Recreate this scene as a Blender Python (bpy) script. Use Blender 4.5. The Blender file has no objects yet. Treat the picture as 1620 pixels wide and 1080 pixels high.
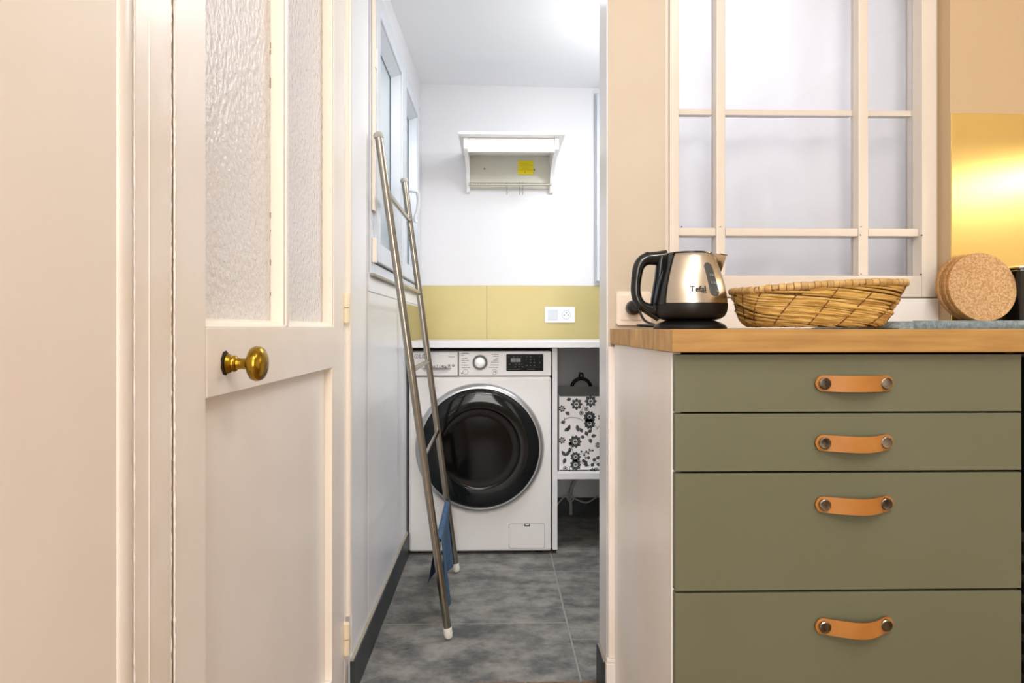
import bpy, bmesh, math, random
from mathutils import Vector, Matrix, noise
random.seed(7)
PI = math.pi
# ------------------------------------------------------------------ camera
F = 1080.0                     # focal length in pixels of the 1620 px wide frame (24 mm)
TH = math.atan(25 / F)         # camera turned slightly to the right of the room's axis
HZ = 518.0                     # horizon row
CH = 0.95                      # lens height
scn = bpy.context.scene
col = scn.collection
cam_d = bpy.data.cameras.new('camera'); cam = bpy.data.objects.new('camera', cam_d); col.objects.link(cam)
cam_d.sensor_width = 36; cam_d.lens = 24; cam_d.shift_y = -22 / 1620; cam_d.clip_start = 0.02
cam.location = (0, 0, CH); cam.rotation_euler = (PI / 2, 0, -TH)
scn.camera = cam

def PX(px, Y): return Y * math.tan(TH + math.atan((px - 810) / F))
def DEP(X, Y): return Y * math.cos(TH) + X * math.sin(TH)
def PZ(py, X, Y): return CH - (py - HZ) * DEP(X, Y) / F
def PY(px, X): return X / math.tan(TH + math.atan((px - 810) / F))

# ------------------------------------------------------------------ world, exposure, lights
w = bpy.data.worlds.new('world'); scn.world = w; w.use_nodes = True
w.node_tree.nodes['Background'].inputs[0].default_value = (0.80, 0.90, 1.0, 1)
w.node_tree.nodes['Background'].inputs[1].default_value = 1.1
vs = scn.view_settings
vs.view_transform = 'Standard'; vs.look = 'None'; vs.exposure = 0.0; vs.gamma = 1.0; vs.use_curve_mapping = False

def area(name, loc, aim, size, power, color, size_y=None, spread=PI):
    l = bpy.data.lights.new(name, 'AREA'); l.energy = power; l.color = color
    l.shape = 'RECTANGLE' if size_y else 'DISK'; l.size = size
    if size_y: l.size_y = size_y
    l.spread = spread
    o = bpy.data.objects.new(name, l); col.objects.link(o); o.location = loc
    o.rotation_euler = (Vector(aim) - Vector(loc)).to_track_quat('-Z', 'Y').to_euler()
    return o
def bulb(name, loc, r, power, color):
    l = bpy.data.lights.new(name, 'POINT'); l.energy = power; l.color = color; l.shadow_soft_size = r
    o = bpy.data.objects.new(name, l); col.objects.link(o); o.location = loc
    return o
WARM = (1.0, 0.80, 0.62)
area('kitchen_ceiling_light', (0.05, -0.6, 2.5), (0.15, 1.2, 0.4), 0.8, 38, (1.0, 0.95, 0.89), 0.9)
area('kitchen_room_fill', (-0.03, -1.9, 1.3), (0.5, 1.5, 0.6), 0.7, 38, (1.0, 0.965, 0.93), 1.7)  # added fill behind the camera, brightens the walls and cabinet side
bulb('kitchen_point_fill', (0.75, 0.10, 2.44), 0.07, 18, (1.0, 0.92, 0.84))  # added fill to lift the left wall, not a real fitting
area('hood_strip_light', (1.68, 1.42, 1.415), (1.66, 1.43, 0.0), 0.80, 8.5, (1.0, 0.88, 0.74), 0.03)
bulb('laundry_lamp', (0.72, 2.5, 1.86), 0.06, 14, (0.94, 0.97, 1.0))
area('laundry_soft_fill', (0.5, 2.3, 2.05), (0.25, 2.7, 0), 0.6, 9.5, (0.94, 0.97, 1.0), 0.5)  # added soft fill for the laundry, not a real fitting

# ------------------------------------------------------------------ materials
def lin(h):
    if isinstance(h, tuple): return h
    c = [int(h[i:i + 2], 16) / 255 for i in (0, 2, 4)]
    return tuple((v / 12.92 if v <= 0.04045 else ((v + 0.055) / 1.055) ** 2.4) for v in c)
def N(nt, t, **kw):
    n = nt.nodes.new(t)
    for k, v in kw.items(): setattr(n, k, v)
    return n
def mat(name, c, rough=0.5, metal=0.0, c2=None, cscale=4, cstretch=(1, 1, 1), cdet=4, lo=0.35, hi=0.65, bump=0.0, bscale=40,
        bstretch=(1, 1, 1), bdist=0.002, coat=0.0, rvar=0.0, orand=0.0, aniso=0.0, spec=None, voronoi=False):
    m = bpy.data.materials.new(name); m.use_nodes = True
    nt = m.node_tree; b = nt.nodes['Principled BSDF']
    b.inputs['Roughness'].default_value = rough; b.inputs['Metallic'].default_value = metal
    b.inputs['Coat Weight'].default_value = coat; b.inputs['Coat Roughness'].default_value = 0.06
    if spec is not None: b.inputs['Specular IOR Level'].default_value = spec
    if aniso: b.inputs['Anisotropic'].default_value = aniso
    c = lin(c); tc = N(nt, 'ShaderNodeTexCoord')
    out = None
    if c2 is not None:
        c2 = lin(c2)
        mp = N(nt, 'ShaderNodeMapping'); mp.inputs['Scale'].default_value = cstretch
        nt.links.new(tc.outputs['Object'], mp.inputs[0])
        if voronoi:
            no = N(nt, 'ShaderNodeTexVoronoi'); no.inputs['Scale'].default_value = cscale
            sep = N(nt, 'ShaderNodeSeparateColor'); nt.links.new(mp.outputs[0], no.inputs['Vector'])
            nt.links.new(no.outputs['Color'], sep.inputs[0]); src = sep.outputs[0]
        else:
            no = N(nt, 'ShaderNodeTexNoise'); no.inputs['Scale'].default_value = cscale; no.inputs['Detail'].default_value = cdet; no.inputs['Roughness'].default_value = 0.72 if cdet > 8 else 0.5
            nt.links.new(mp.outputs[0], no.inputs['Vector']); src = no.outputs['Fac']
        rp = N(nt, 'ShaderNodeValToRGB'); rp.color_ramp.elements[0].position = lo; rp.color_ramp.elements[1].position = hi
        rp.color_ramp.elements[0].color = (*c, 1); rp.color_ramp.elements[1].color = (*c2, 1)
        nt.links.new(src, rp.inputs[0]); out = rp.outputs[0]
    if orand:
        oi = N(nt, 'ShaderNodeObjectInfo'); hs = N(nt, 'ShaderNodeHueSaturation')
        mr = N(nt, 'ShaderNodeMapRange'); mr.inputs['To Min'].default_value = 1 - orand; mr.inputs['To Max'].default_value = 1 + orand
        nt.links.new(oi.outputs['Random'], mr.inputs[0]); nt.links.new(mr.outputs[0], hs.inputs['Value'])
        if out: nt.links.new(out, hs.inputs['Color'])
        else: hs.inputs['Color'].default_value = (*c, 1)
        out = hs.outputs[0]
    if out: nt.links.new(out, b.inputs['Base Color'])
    else: b.inputs['Base Color'].default_value = (*c, 1)
    if rvar:
        n2 = N(nt, 'ShaderNodeTexNoise'); n2.inputs['Scale'].default_value = 9; n2.inputs['Detail'].default_value = 6
        nt.links.new(tc.outputs['Object'], n2.inputs['Vector'])
        m2 = N(nt, 'ShaderNodeMapRange'); m2.inputs['To Min'].default_value = max(0.02, rough - rvar); m2.inputs['To Max'].default_value = rough + rvar
        m2.inputs['From Min'].default_value = 0.3; m2.inputs['From Max'].default_value = 0.7
        nt.links.new(n2.outputs['Fac'], m2.inputs[0]); nt.links.new(m2.outputs[0], b.inputs['Roughness'])
    if bump:
        mp = N(nt, 'ShaderNodeMapping'); mp.inputs['Scale'].default_value = bstretch
        nt.links.new(tc.outputs['Object'], mp.inputs[0])
        nb = N(nt, 'ShaderNodeTexNoise'); nb.inputs['Scale'].default_value = bscale; nb.inputs['Detail'].default_value = 3
        nt.links.new(mp.outputs[0], nb.inputs['Vector'])
        bp = N(nt, 'ShaderNodeBump'); bp.inputs['Strength'].default_value = bump; bp.inputs['Distance'].default_value = bdist
        nt.links.new(nb.outputs['Fac'], bp.inputs['Height']); nt.links.new(bp.outputs[0], b.inputs['Normal'])
    return m

M = {}
M['cream_wall'] = mat('cream_wall_paint', 'CCC0AE', 0.5, bump=0.12, bscale=25, c2='C8BBA8', cscale=3)
M['dim_cream_wall'] = mat('dim_cream_wall_paint', 'C4AC8A', 0.5, bump=0.1, bscale=25)  # wall paint darkened to stand in for weaker light on this section
M['side_paint'] = mat('side_wall_paint', 'F2EAE1', 0.4, bump=0.15, bscale=20, c2='EFE5DA', cscale=3)
M['cream_gloss'] = mat('cream_gloss_paint', 'F4EEEA', 0.28, bump=0.35, bscale=38, bdist=0.0016, c2='EDE3D7', cscale=6, spec=0.5)
M['window_paint'] = mat('window_paint', 'DED5CA', 0.3, bump=0.2, bscale=40, bdist=0.001)
M['door_paint'] = mat('old_door_paint', 'F4EEE9', 0.30, bump=0.30, bscale=28, bdist=0.0018, c2='F1EAE3', cscale=5)
M['bead_paint'] = mat('bead_paint', 'F4EADB', 0.35, bump=0.3, bscale=60, bdist=0.001)
M['hinge_paint'] = mat('hinge_paint', 'EFDFC0', 0.35, bump=0.3, bscale=90, bdist=0.001)
M['gap'] = mat('dark_gap_fill', '7A6038', 0.9)  # dark brown filler, used where gaps should look dark
M['white_wall'] = mat('white_wall_paint', 'DFDFE2', 0.5, bump=0.1, bscale=20)
M['white_panel'] = mat('white_panel_paint', 'EEEFF2', 0.32, bump=0.15, bscale=8, bstretch=(1, 1, 0.2), bdist=0.002)
M['white_ceiling'] = mat('ceiling_paint', 'F8F9FC', 0.6)
M['upvc'] = mat('white_plastic', 'CED3DA', 0.25)
M['plastic_ivory'] = mat('ivory_plastic', 'F3E6D8', 0.3)
M['white_lacquer'] = mat('white_lacquer', 'F6F4F2', 0.25)
M['counter_white'] = mat('white_counter', 'E2E2E4', 0.3)
M['carcass'] = mat('white_melamine', 'FCF9F6', 0.3, c2='F4EDE6', cscale=3)
M['washer'] = mat('washer_white', 'E9E7E6', 0.3, spec=0.5)
M['washer_panel'] = mat('washer_panel_white', 'EFEDEE', 0.28)
M['silver'] = mat('silver_ring', 'B9BABC', 0.28, 0.85)
M['silver_light'] = mat('light_ring', 'E2E2E2', 0.3, 0.3)
M['dark_glass'] = mat('dark_door_glass', '101516', 0.06, spec=0.35)
M['black_glass'] = mat('black_inner_glass', '070606', 0.12, coat=0.0, spec=0.22)
M['display'] = mat('display_black', '0B1012', 0.3, spec=0.1)
M['ink'] = mat('grey_print', '6E7072', 0.6)
M['ink_dark'] = mat('dark_print', '2B2C2E', 0.6)
M['ink_pale'] = mat('pale_print', '8E9598', 0.6)
M['black'] = mat('black_plastic', '0C0D0E', 0.18, coat=0.2)
M['black_matte'] = mat('black_soft_plastic', '121211', 0.4)
M['steel'] = mat('brushed_steel', 'B4AFA6', 0.27, 1.0, bump=0.2, bscale=60, bstretch=(1, 1, 0.05), bdist=0.0005)
M['ladder_steel'] = mat('ladder_steel', 'A39C90', 0.22, 1.0)
M['kettle_steel'] = mat('kettle_steel', 'CFC5B4', 0.26, 1.0, bump=0.25, bscale=30, bstretch=(1, 1, 18), bdist=0.0004, aniso=0.6)
M['brass_sheet'] = mat('brushed_brass', 'F0D488', 0.32, 1.0, bump=0.15, bscale=60, bstretch=(1, 1, 0.03), bdist=0.0004, aniso=0.3)
M['gold_paint'] = mat('satin_gold_sheet', 'BEB07C', 0.42, 0.35, c2='B7A971', cscale=2)
M['brass_knob'] = mat('old_brass', 'AE8C30', 0.24, 1.0, c2='5A4412', cscale=38, lo=0.46, hi=0.72, bump=0.2, bscale=50, bdist=0.0006)
M['dark_hole'] = mat('worn_hole', '2A2218', 0.9)
M['tile'] = mat('slate_tile', '505252', 0.55, c2='8E8B85', cscale=7, cstretch=(1, 1.3, 1), cdet=15, lo=0.39, hi=0.61, bump=0.6, bscale=45, bdist=0.002, orand=0.07, rvar=0.1)
M['grout'] = mat('grout', '8E8D88', 0.85)
M['slate_skirt'] = mat('dark_slate_skirting', '343C40', 0.45, c2='2A3034', cscale=12)
M['skirt_top'] = mat('skirting_top_seal', 'A29A8C', 0.6)
M['plank'] = mat('brown_floor_wood', '6A4C30', 0.4, c2='8A6848', cscale=8, cstretch=(6, 0.6, 1), orand=0.1)
M['green'] = mat('olive_green_lacquer', '6A6B56', 0.33, c2='676851', cscale=3, rvar=0.03, bump=0.05, bscale=6, bdist=0.002)
M['oak'] = mat('oak', '9C7440', 0.42, c2='B28A4E', cscale=14, cstretch=(0.5, 6, 6), cdet=7, orand=0.06, bump=0.1, bscale=80, bstretch=(0.2, 1, 1), bdist=0.0004)
M['oak_end'] = mat('oak_end_grain', 'B98B50', 0.6, c2='D2AC73', cscale=40, cdet=6, cstretch=(1, 1, 0.4), orand=0.12)
M['leather'] = mat('tan_leather', 'A66C2D', 0.5, c2='AE7534', cscale=20, bump=0.2, bscale=150, bdist=0.0004)
M['leather_edge'] = mat('leather_edge', '7A4318', 0.6)
M['screw'] = mat('dark_chrome', '5E5B57', 0.22, 1.0, c2='B8B4AC', cscale=60)
M['cork'] = mat('cork', '9C744A', 0.85, c2='BC9A70', cscale=330, voronoi=True, lo=0.1, hi=0.9, bump=0.4, bscale=250, bdist=0.001)
M['cork_edge'] = mat('cork_edge', '9A6A36', 0.9, c2='BC8A50', cscale=400, voronoi=True, lo=0.1, hi=0.9, bump=0.5, bscale=250, bdist=0.001)
M['straw'] = mat('straw', 'BC9446', 0.5, c2='ECCC84', cscale=26, cstretch=(1, 1, 8), cdet=5, lo=0.32, hi=0.66)
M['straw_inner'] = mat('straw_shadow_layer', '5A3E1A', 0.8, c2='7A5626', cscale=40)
M['cane_wrap'] = mat('cane_wrap', 'A98448', 0.5, c2='C8A670', cscale=60, orand=0.18)
M['stitch'] = mat('brown_twine', '6A4016', 0.8)
M['mat_fabric'] = mat('grey_blue_mat', '76878E', 0.9, c2='94A2A8', cscale=120, lo=0.4, hi=0.6, bump=0.6, bscale=200, bdist=0.003)
M['denim'] = mat('blue_cloth', '37526F', 0.9, c2='446282', cscale=60, bump=0.4, bscale=300, bdist=0.001)
M['beige'] = mat('beige_board', 'D9D7C8', 0.6)
M['note'] = mat('yellow_note', 'F4DE17', 0.7)
M['fabric_white'] = mat('printed_fabric', 'E8E5E6', 0.85, bump=0.2, bscale=300, bdist=0.0005)
M['fabric_print'] = mat('dark_flower_print', '33383A', 0.85, c2='525859', cscale=160)
M['fabric_grey'] = mat('grey_lining', '8F9290', 0.9)
M['iron'] = mat('black_iron', '111213', 0.5)
M['hose'] = mat('grey_hose', 'A9A9A4', 0.5)
M['dark_wall'] = mat('shaded_recess_wall', 'C4C6C6', 0.6)
M['foot_white'] = mat('white_rubber', 'ECE9E0', 0.4)
M['screw_head'] = mat('screw_head', '7C786C', 0.4, 0.8)

def custom(name):
    m = bpy.data.materials.new(name); m.use_nodes = True; nt = m.node_tree
    for n in list(nt.nodes):
        if n.type != 'OUTPUT_MATERIAL': nt.nodes.remove(n)
    return m, nt, nt.nodes['Material Output']
def clear_glass(name, tint):
    m, nt, out = custom(name)
    fr = N(nt, 'ShaderNodeFresnel'); fr.inputs[0].default_value = 1.45
    tr = N(nt, 'ShaderNodeBsdfTransparent'); tr.inputs[0].default_value = (*tint, 1)
    gl = N(nt, 'ShaderNodeBsdfGlossy'); gl.inputs['Roughness'].default_value = 0.03
    mx = N(nt, 'ShaderNodeMixShader')
    nt.links.new(fr.outputs[0], mx.inputs[0]); nt.links.new(tr.outputs[0], mx.inputs[1]); nt.links.new(gl.outputs[0], mx.inputs[2])
    nt.links.new(mx.outputs[0], out.inputs[0]); return m
M['clear_glass'] = clear_glass('clear_glass', (0.95, 0.96, 0.97))
def translucent(name, c, tc_, fac, bscale=0, bstr=0.0, gloss=0.0, rough=0.1, bstretch=(1, 1, 1), bdist=0.002):
    m, nt, out = custom(name)
    d = N(nt, 'ShaderNodeBsdfDiffuse'); d.inputs[0].default_value = (*lin(c), 1)
    t = N(nt, 'ShaderNodeBsdfTranslucent'); t.inputs[0].default_value = (*lin(tc_), 1)
    mx = N(nt, 'ShaderNodeMixShader'); mx.inputs[0].default_value = fac
    nt.links.new(d.outputs[0], mx.inputs[1]); nt.links.new(t.outputs[0], mx.inputs[2]); last = mx
    g = None
    if gloss:
        g = N(nt, 'ShaderNodeBsdfGlossy'); g.inputs['Roughness'].default_value = rough
        m2 = N(nt, 'ShaderNodeMixShader')
        fr = N(nt, 'ShaderNodeLayerWeight'); fr.inputs[0].default_value = gloss
        nt.links.new(fr.outputs['Fresnel'], m2.inputs[0]); nt.links.new(mx.outputs[0], m2.inputs[1]); nt.links.new(g.outputs[0], m2.inputs[2]); last = m2
    if bscale:
        tc = N(nt, 'ShaderNodeTexCoord'); mp = N(nt, 'ShaderNodeMapping'); mp.inputs['Scale'].default_value = bstretch
        nb = N(nt, 'ShaderNodeTexNoise'); nb.inputs['Scale'].default_value = bscale; nb.inputs['Detail'].default_value = 2
        bp = N(nt, 'ShaderNodeBump'); bp.inputs['Strength'].default_value = bstr; bp.inputs['Distance'].default_value = bdist
        nt.links.new(tc.outputs['Object'], mp.inputs[0]); nt.links.new(mp.outputs[0], nb.inputs['Vector'])
        nt.links.new(nb.outputs['Fac'], bp.inputs['Height'])
        for s in (d, t, g):
            if s: nt.links.new(bp.outputs[0], s.inputs['Normal'])
        if g: nt.links.new(bp.outputs[0], fr.inputs['Normal'])
    nt.links.new(last.outputs[0], out.inputs[0]); return m
M['pattern_glass'] = translucent('pattern_glass', 'F8F6F8', 'F8F6F8', 0.15, 85, 0.75, 0.25, 0.2, (1, 1, 0.9), 0.004)
M['frosted_glass'] = translucent('frosted_glass', 'E4EDF0', 'E4EDF0', 0.5, 0, 0, 0.35, 0.06)
M['white_cloth'] = translucent('white_cloth', 'F7F5F6', 'F7F6FA', 0.5)
M['level_plastic'] = mat('level_window_plastic', '3F4446', 0.12, coat=0.4)

# ------------------------------------------------------------------ mesh helpers
ORG = {}
def org(o): return ORG.get(o.name, Vector((0, 0, 0)))
def obj(name, bm, m, parent=None, smooth=None, loc=None, **props):
    me = bpy.data.meshes.new(name)
    off = org(parent) if parent else (Vector(loc) if loc else Vector((0, 0, 0)))
    if off.length: bmesh.ops.translate(bm, verts=bm.verts, vec=-off)
    bmesh.ops.recalc_face_normals(bm, faces=bm.faces)
    bm.to_mesh(me); bm.free()
    ms = m if isinstance(m, (list, tuple)) else [m]
    for k in ms: me.materials.append(M[k])
    if smooth is not None:
        for p in me.polygons: p.use_smooth = True
        me.set_sharp_from_angle(angle=math.radians(smooth))
    o = bpy.data.objects.new(name, me); col.objects.link(o)
    if smooth is not None and smooth <= 50:
        wn = o.modifiers.new('weighted_normals', 'WEIGHTED_NORMAL'); wn.keep_sharp = True; wn.weight = 80
    if parent:
        o.parent = parent; ORG[o.name] = off
    else:
        o.location = off; ORG[o.name] = off
    for k, v in props.items(): o[k] = v
    return o
def thing(name, label, cat, loc=(0, 0, 0), group=None, kind=None):
    o = bpy.data.objects.new(name, None); col.objects.link(o); o.location = loc; o.empty_display_size = 0.05
    ORG[o.name] = Vector(loc); o['label'] = label
    if cat: o['category'] = cat
    if group: o['group'] = group
    if kind: o['kind'] = kind
    return o
def tag(o, label, cat, group=None):
    o['label'] = label; o['category'] = cat
    if group: o['group'] = group
    return o
def struct(o, label=None):
    o['kind'] = 'structure'
    if label: o['label'] = label
    return o
def B(): return bmesh.new()
def merge(bm, tmp, mi=0):
    for f in tmp.faces: f.material_index = mi
    me = bpy.data.meshes.new('tmp'); tmp.to_mesh(me); tmp.free(); bm.from_mesh(me); bpy.data.meshes.remove(me)
def box(bm, x0, x1, y0, y1, z0, z1, bev=0.0, seg=2, mi=0):
    t = bmesh.new(); bmesh.ops.create_cube(t, size=1)
    for v in t.verts:
        v.co = Vector(((x0 + x1) / 2 + v.co.x * (x1 - x0), (y0 + y1) / 2 + v.co.y * (y1 - y0), (z0 + z1) / 2 + v.co.z * (z1 - z0)))
    if bev: bmesh.ops.bevel(t, geom=t.edges[:], offset=bev, segments=seg, profile=0.5, affect='EDGES')
    merge(bm, t, mi); return bm
def bx(*a, **k): return box(B(), *a, **k)
def axis_map(c, ax):
    c = Vector(c)
    if ax == 'Z': return lambda r, a, h: c + Vector((r * math.cos(a), r * math.sin(a), h))
    if ax == 'Y': return lambda r, a, h: c + Vector((r * math.cos(a), h, r * math.sin(a)))
    return lambda r, a, h: c + Vector((h, r * math.cos(a), r * math.sin(a)))
def lathe(bm, prof, c=(0, 0, 0), ax='Z', seg=32, a0=0.0, a1=2 * PI, mi=0, cap=True):
    f = axis_map(c, ax); full = abs(a1 - a0 - 2 * PI) < 1e-6; n = seg if full else seg + 1
    rows = []
    for r, h in prof:
        if r < 1e-6 and full: rows.append([bm.verts.new(f(0, 0, h))])
        else: rows.append([bm.verts.new(f(r, a0 + (a1 - a0) * i / seg, h)) for i in range(n)])
    for A, Bq in zip(rows, rows[1:]):
        for i in range(seg):
            j = (i + 1) % n if full else i + 1
            if len(A) == 1 and len(Bq) == 1: continue
            if len(A) == 1: fc = bm.faces.new((A[0], Bq[i], Bq[j]))
            elif len(Bq) == 1: fc = bm.faces.new((A[i], A[j], Bq[0]))
            else: fc = bm.faces.new((A[i], A[j], Bq[j], Bq[i]))
            fc.material_index = mi
    if cap and full:
        for R in (rows[0], rows[-1]):
            if len(R) > 2: bm.faces.new(R).material_index = mi
    return bm
def tube(bm, pts, r, seg=10, closed=False, rz=None, up=None, mi=0, cap=True):
    """sweep a circle (or ellipse r x rz) along pts; r may be a list"""
    pts = [Vector(p) for p in pts]; n = len(pts); rings = []; ref = Vector(up) if up else None
    for i, p in enumerate(pts):
        if closed: t = pts[(i + 1) % n] - pts[i - 1]
        else: t = pts[min(i + 1, n - 1)] - pts[max(i - 1, 0)]
        t.normalize()
        if ref is None:
            ref = Vector((0, 0, 1)) if abs(t.z) < 0.9 else Vector((1, 0, 0))
        u = (ref - t * ref.dot(t))
        if u.length < 1e-4: u = Vector((1, 0.3, 0)) - t * t.x
        u.normalize(); v = t.cross(u)
        if up is None: ref = u
        ra = r[i] if isinstance(r, (list, tuple)) else r
        rb = (rz[i] if isinstance(rz, (list, tuple)) else rz) if rz is not None else ra
        rings.append([bm.verts.new(p + u * ra * math.cos(2 * PI * k / seg) + v * rb * math.sin(2 * PI * k / seg)) for k in range(seg)])
    m = n if closed else n - 1
    for i in range(m):
        A = rings[i]; C = rings[(i + 1) % n]
        for k in range(seg):
            bm.faces.new((A[k], A[(k + 1) % seg], C[(k + 1) % seg], C[k])).material_index = mi
    if not closed and cap:
        bm.faces.new(rings[0]); bm.faces.new(rings[-1])
    return bm
def poly(bm, pts, n_off, mi=0):
    """extruded polygon: pts 3-D outline, n_off extrude vector"""
    n_off = Vector(n_off); a = [bm.verts.new(Vector(p)) for p in pts]; b = [bm.verts.new(Vector(p) + n_off) for p in pts]
    bm.faces.new(a).material_index = mi; bm.faces.new(b[::-1]).material_index = mi
    for i in range(len(a)):
        j = (i + 1) % len(a); bm.faces.new((a[i], a[j], b[j], b[i])).material_index = mi
    return bm
def grid(bm, nu, nv, fn, mi=0):
    vs_ = [[bm.verts.new(fn(i / nu, j / nv)) for j in range(nv + 1)] for i in range(nu + 1)]
    for i in range(nu):
        for j in range(nv): bm.faces.new((vs_[i][j], vs_[i + 1][j], vs_[i + 1][j + 1], vs_[i][j + 1])).material_index = mi
    return bm
def sheet(bm, nu, nv, fn, nrm, th):
    """grid with thickness along vector nrm"""
    nrm = Vector(nrm) * th
    A = [[bm.verts.new(fn(i / nu, j / nv)) for j in range(nv + 1)] for i in range(nu + 1)]
    C = [[bm.verts.new(A[i][j].co + nrm) for j in range(nv + 1)] for i in range(nu + 1)]
    for i in range(nu):
        for j in range(nv):
            bm.faces.new((A[i][j], A[i + 1][j], A[i + 1][j + 1], A[i][j + 1])); bm.faces.new((C[i][j], C[i][j + 1], C[i + 1][j + 1], C[i + 1][j]))
    for i in range(nu):
        for j in (0, nv): bm.faces.new((A[i][j], A[i + 1][j], C[i + 1][j], C[i][j]))
    for j in range(nv):
        for i in (0, nu): bm.faces.new((A[i][j], A[i][j + 1], C[i][j + 1], C[i][j]))
    return bm
def rrect(x0, x1, z0, z1, r, n=6):
    P = []
    for cx, cz, a in ((x1 - r, z1 - r, 0), (x0 + r, z1 - r, 90), (x0 + r, z0 + r, 180), (x1 - r, z0 + r, 270)):
        for k in range(n + 1):
            t = math.radians(a + 90 * k / n); P.append((cx + r * math.cos(t), cz + r * math.sin(t)))
    return P
def smooth_pts(P, n=8, closed=False):
    P = [Vector(p) for p in P]; out = []; L = len(P)
    rng = L if closed else L - 1
    for i in range(rng):
        p0 = P[(i - 1) % L] if closed or i > 0 else P[0]; p1 = P[i]; p2 = P[(i + 1) % L]; p3 = P[(i + 2) % L] if closed or i + 2 < L else P[-1]
        for k in range(n):
            t = k / n
            out.append(0.5 * ((2 * p1) + (p2 - p0) * t + (2 * p0 - 5 * p1 + 4 * p2 - p3) * t * t + (3 * p1 - p0 - 3 * p2 + p3) * t ** 3))
    if not closed: out.append(P[-1])
    return out
def text_bm(body, size, place, depth=0.0004, bold=0.0):
    """letters laid flat in (u, v), then moved onto a surface by place(u, v, d)"""
    cu = bpy.data.curves.new('letters', 'FONT'); cu.body = body; cu.size = size; cu.align_x = 'CENTER'; cu.align_y = 'CENTER'
    cu.extrude = depth / 2; cu.offset = bold; cu.resolution_u = 3
    o = bpy.data.objects.new('letters', cu); col.objects.link(o)
    dg = bpy.context.evaluated_depsgraph_get(); me = bpy.data.meshes.new_from_object(o.evaluated_get(dg))
    bm = bmesh.new(); bm.from_mesh(me)
    for v in bm.verts: v.co = place(v.co.x, v.co.y, v.co.z + depth / 2)
    bpy.data.objects.remove(o); bpy.data.curves.remove(cu); bpy.data.meshes.remove(me)
    return bm

# ------------------------------------------------------------------ the key planes
XL = -0.385      # face of the door leaf in the left wall
XW = -0.376      # laundry side of the left wall
YK = 1.73        # kitchen face of the dividing wall
YJ = 1.856       # laundry face of the dividing wall
XJ = PX(962, YK) # doorway jamb
YB = 3.45        # back wall of the laundry
YBR = 1.68       # raised wall section that carries the brass sheet
XBR = PX(1503, YBR)
ZW = 0.947       # top of the oak worktop
XE = 2.1         # far right wall
CK = 2.55        # kitchen ceiling

# ------------------------------------------------------------------ structure: walls
struct(obj('wall_left', box(box(bx(-0.52, XL - .0022, -2.3, PY(188, XL), 0, CK), -0.52, XL - .0022, PY(188, XL), 1.79, 2.10, CK), -0.52, -0.46, PY(188, XL), 1.79, 0, 2.1), 'side_paint'), 'cream wall beside the old glazed door')
wl = struct(obj('wall_left', box(box(box(box(bx(-0.52, XW - 0.004, 1.785, 2.06, 0, 2.3), -0.52, XW - 0.004, 2.06, 3.27, 0, 1.10), -0.52, XW - 0.004, 2.06, 3.27, 2.0, 2.3), -0.52, XW - 0.004, 3.27, 3.6, 0, 2.3), -0.52, -0.515, -2.3, 1.8, 0, 0.01), 'white_wall'), 'white laundry wall with tall window')
# painted boards that line this wall
for y0, y1, z0, z1 in ((1.787, 2.015, 0.0, 2.3), (2.018, 2.745, 0.0, 1.055), (2.748, 3.45, 0.0, 1.055), (2.018, 3.45, 1.058, 1.112)):
    obj('wall_board', bx(XW - 0.006, XW, y0, y1, z0, z1, bev=0.0012, seg=1), 'white_panel', wl)
struct(obj('wall_back', bx(-0.52, XE, YB, YB + 0.1, 0, 2.3), 'white_wall'), 'white back wall of the laundry room')
struct(obj('wall_front', bx(-0.52, XE, -2.4, -2.3, 0, CK), 'cream_wall'))
struct(obj('wall_right', bx(XE, XE + 0.1, -2.4, YB + 0.1, 0, CK), 'cream_wall'))
# dividing wall with the doorway and the inner window opening
XF0, XF1 = PX(1053, YK), PX(1480, YK)
ZF0 = PZ(470, 0.7, YK)
b = bx(XJ, XF0, YK, YJ, 0, CK); box(b, XF0, XF1, YK, YJ, 0, ZF0); box(b, XF0, XF1, YK, YJ, 2.2, CK); box(b, XF1, XE, YK, YJ, 0, CK)
box(b, -0.40, XJ, YK, YJ, 2.08, CK)
struct(obj('wall_divider', b, 'cream_wall'), 'cream wall between kitchen and laundry')
obj('jamb_lining', bx(XJ - 0.003, XJ, YK + 0.004, YJ, 0, 2.08), 'white_panel', bpy.data.objects['wall_divider'])
struct(obj('wall_breast', bx(XBR, XE, YBR, YK + 0.01, 0, CK), 'dim_cream_wall'), 'shallow raised wall section behind the worktop')
# ceilings
struct(obj('ceiling', bx(-0.52, XE, -2.4, YK, CK, CK + 0.06), 'white_ceiling'))
b = B()
v = [b.verts.new(p) for p in ((-0.5, YJ - .02, 2.085), (XE, YJ - .02, 2.065), (XE, YB + .02, 2.135), (-0.5, YB + .02, 2.182))]
u = [b.verts.new(p.co + Vector((0, 0, .12))) for p in v]
b.faces.new(v); b.faces.new(u[::-1])
for i in range(4): b.faces.new((v[i], v[(i + 1) % 4], u[(i + 1) % 4], u[i]))
struct(obj('ceiling', b, 'white_ceiling'), 'white slightly sloping ceiling of the laundry room')

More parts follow.
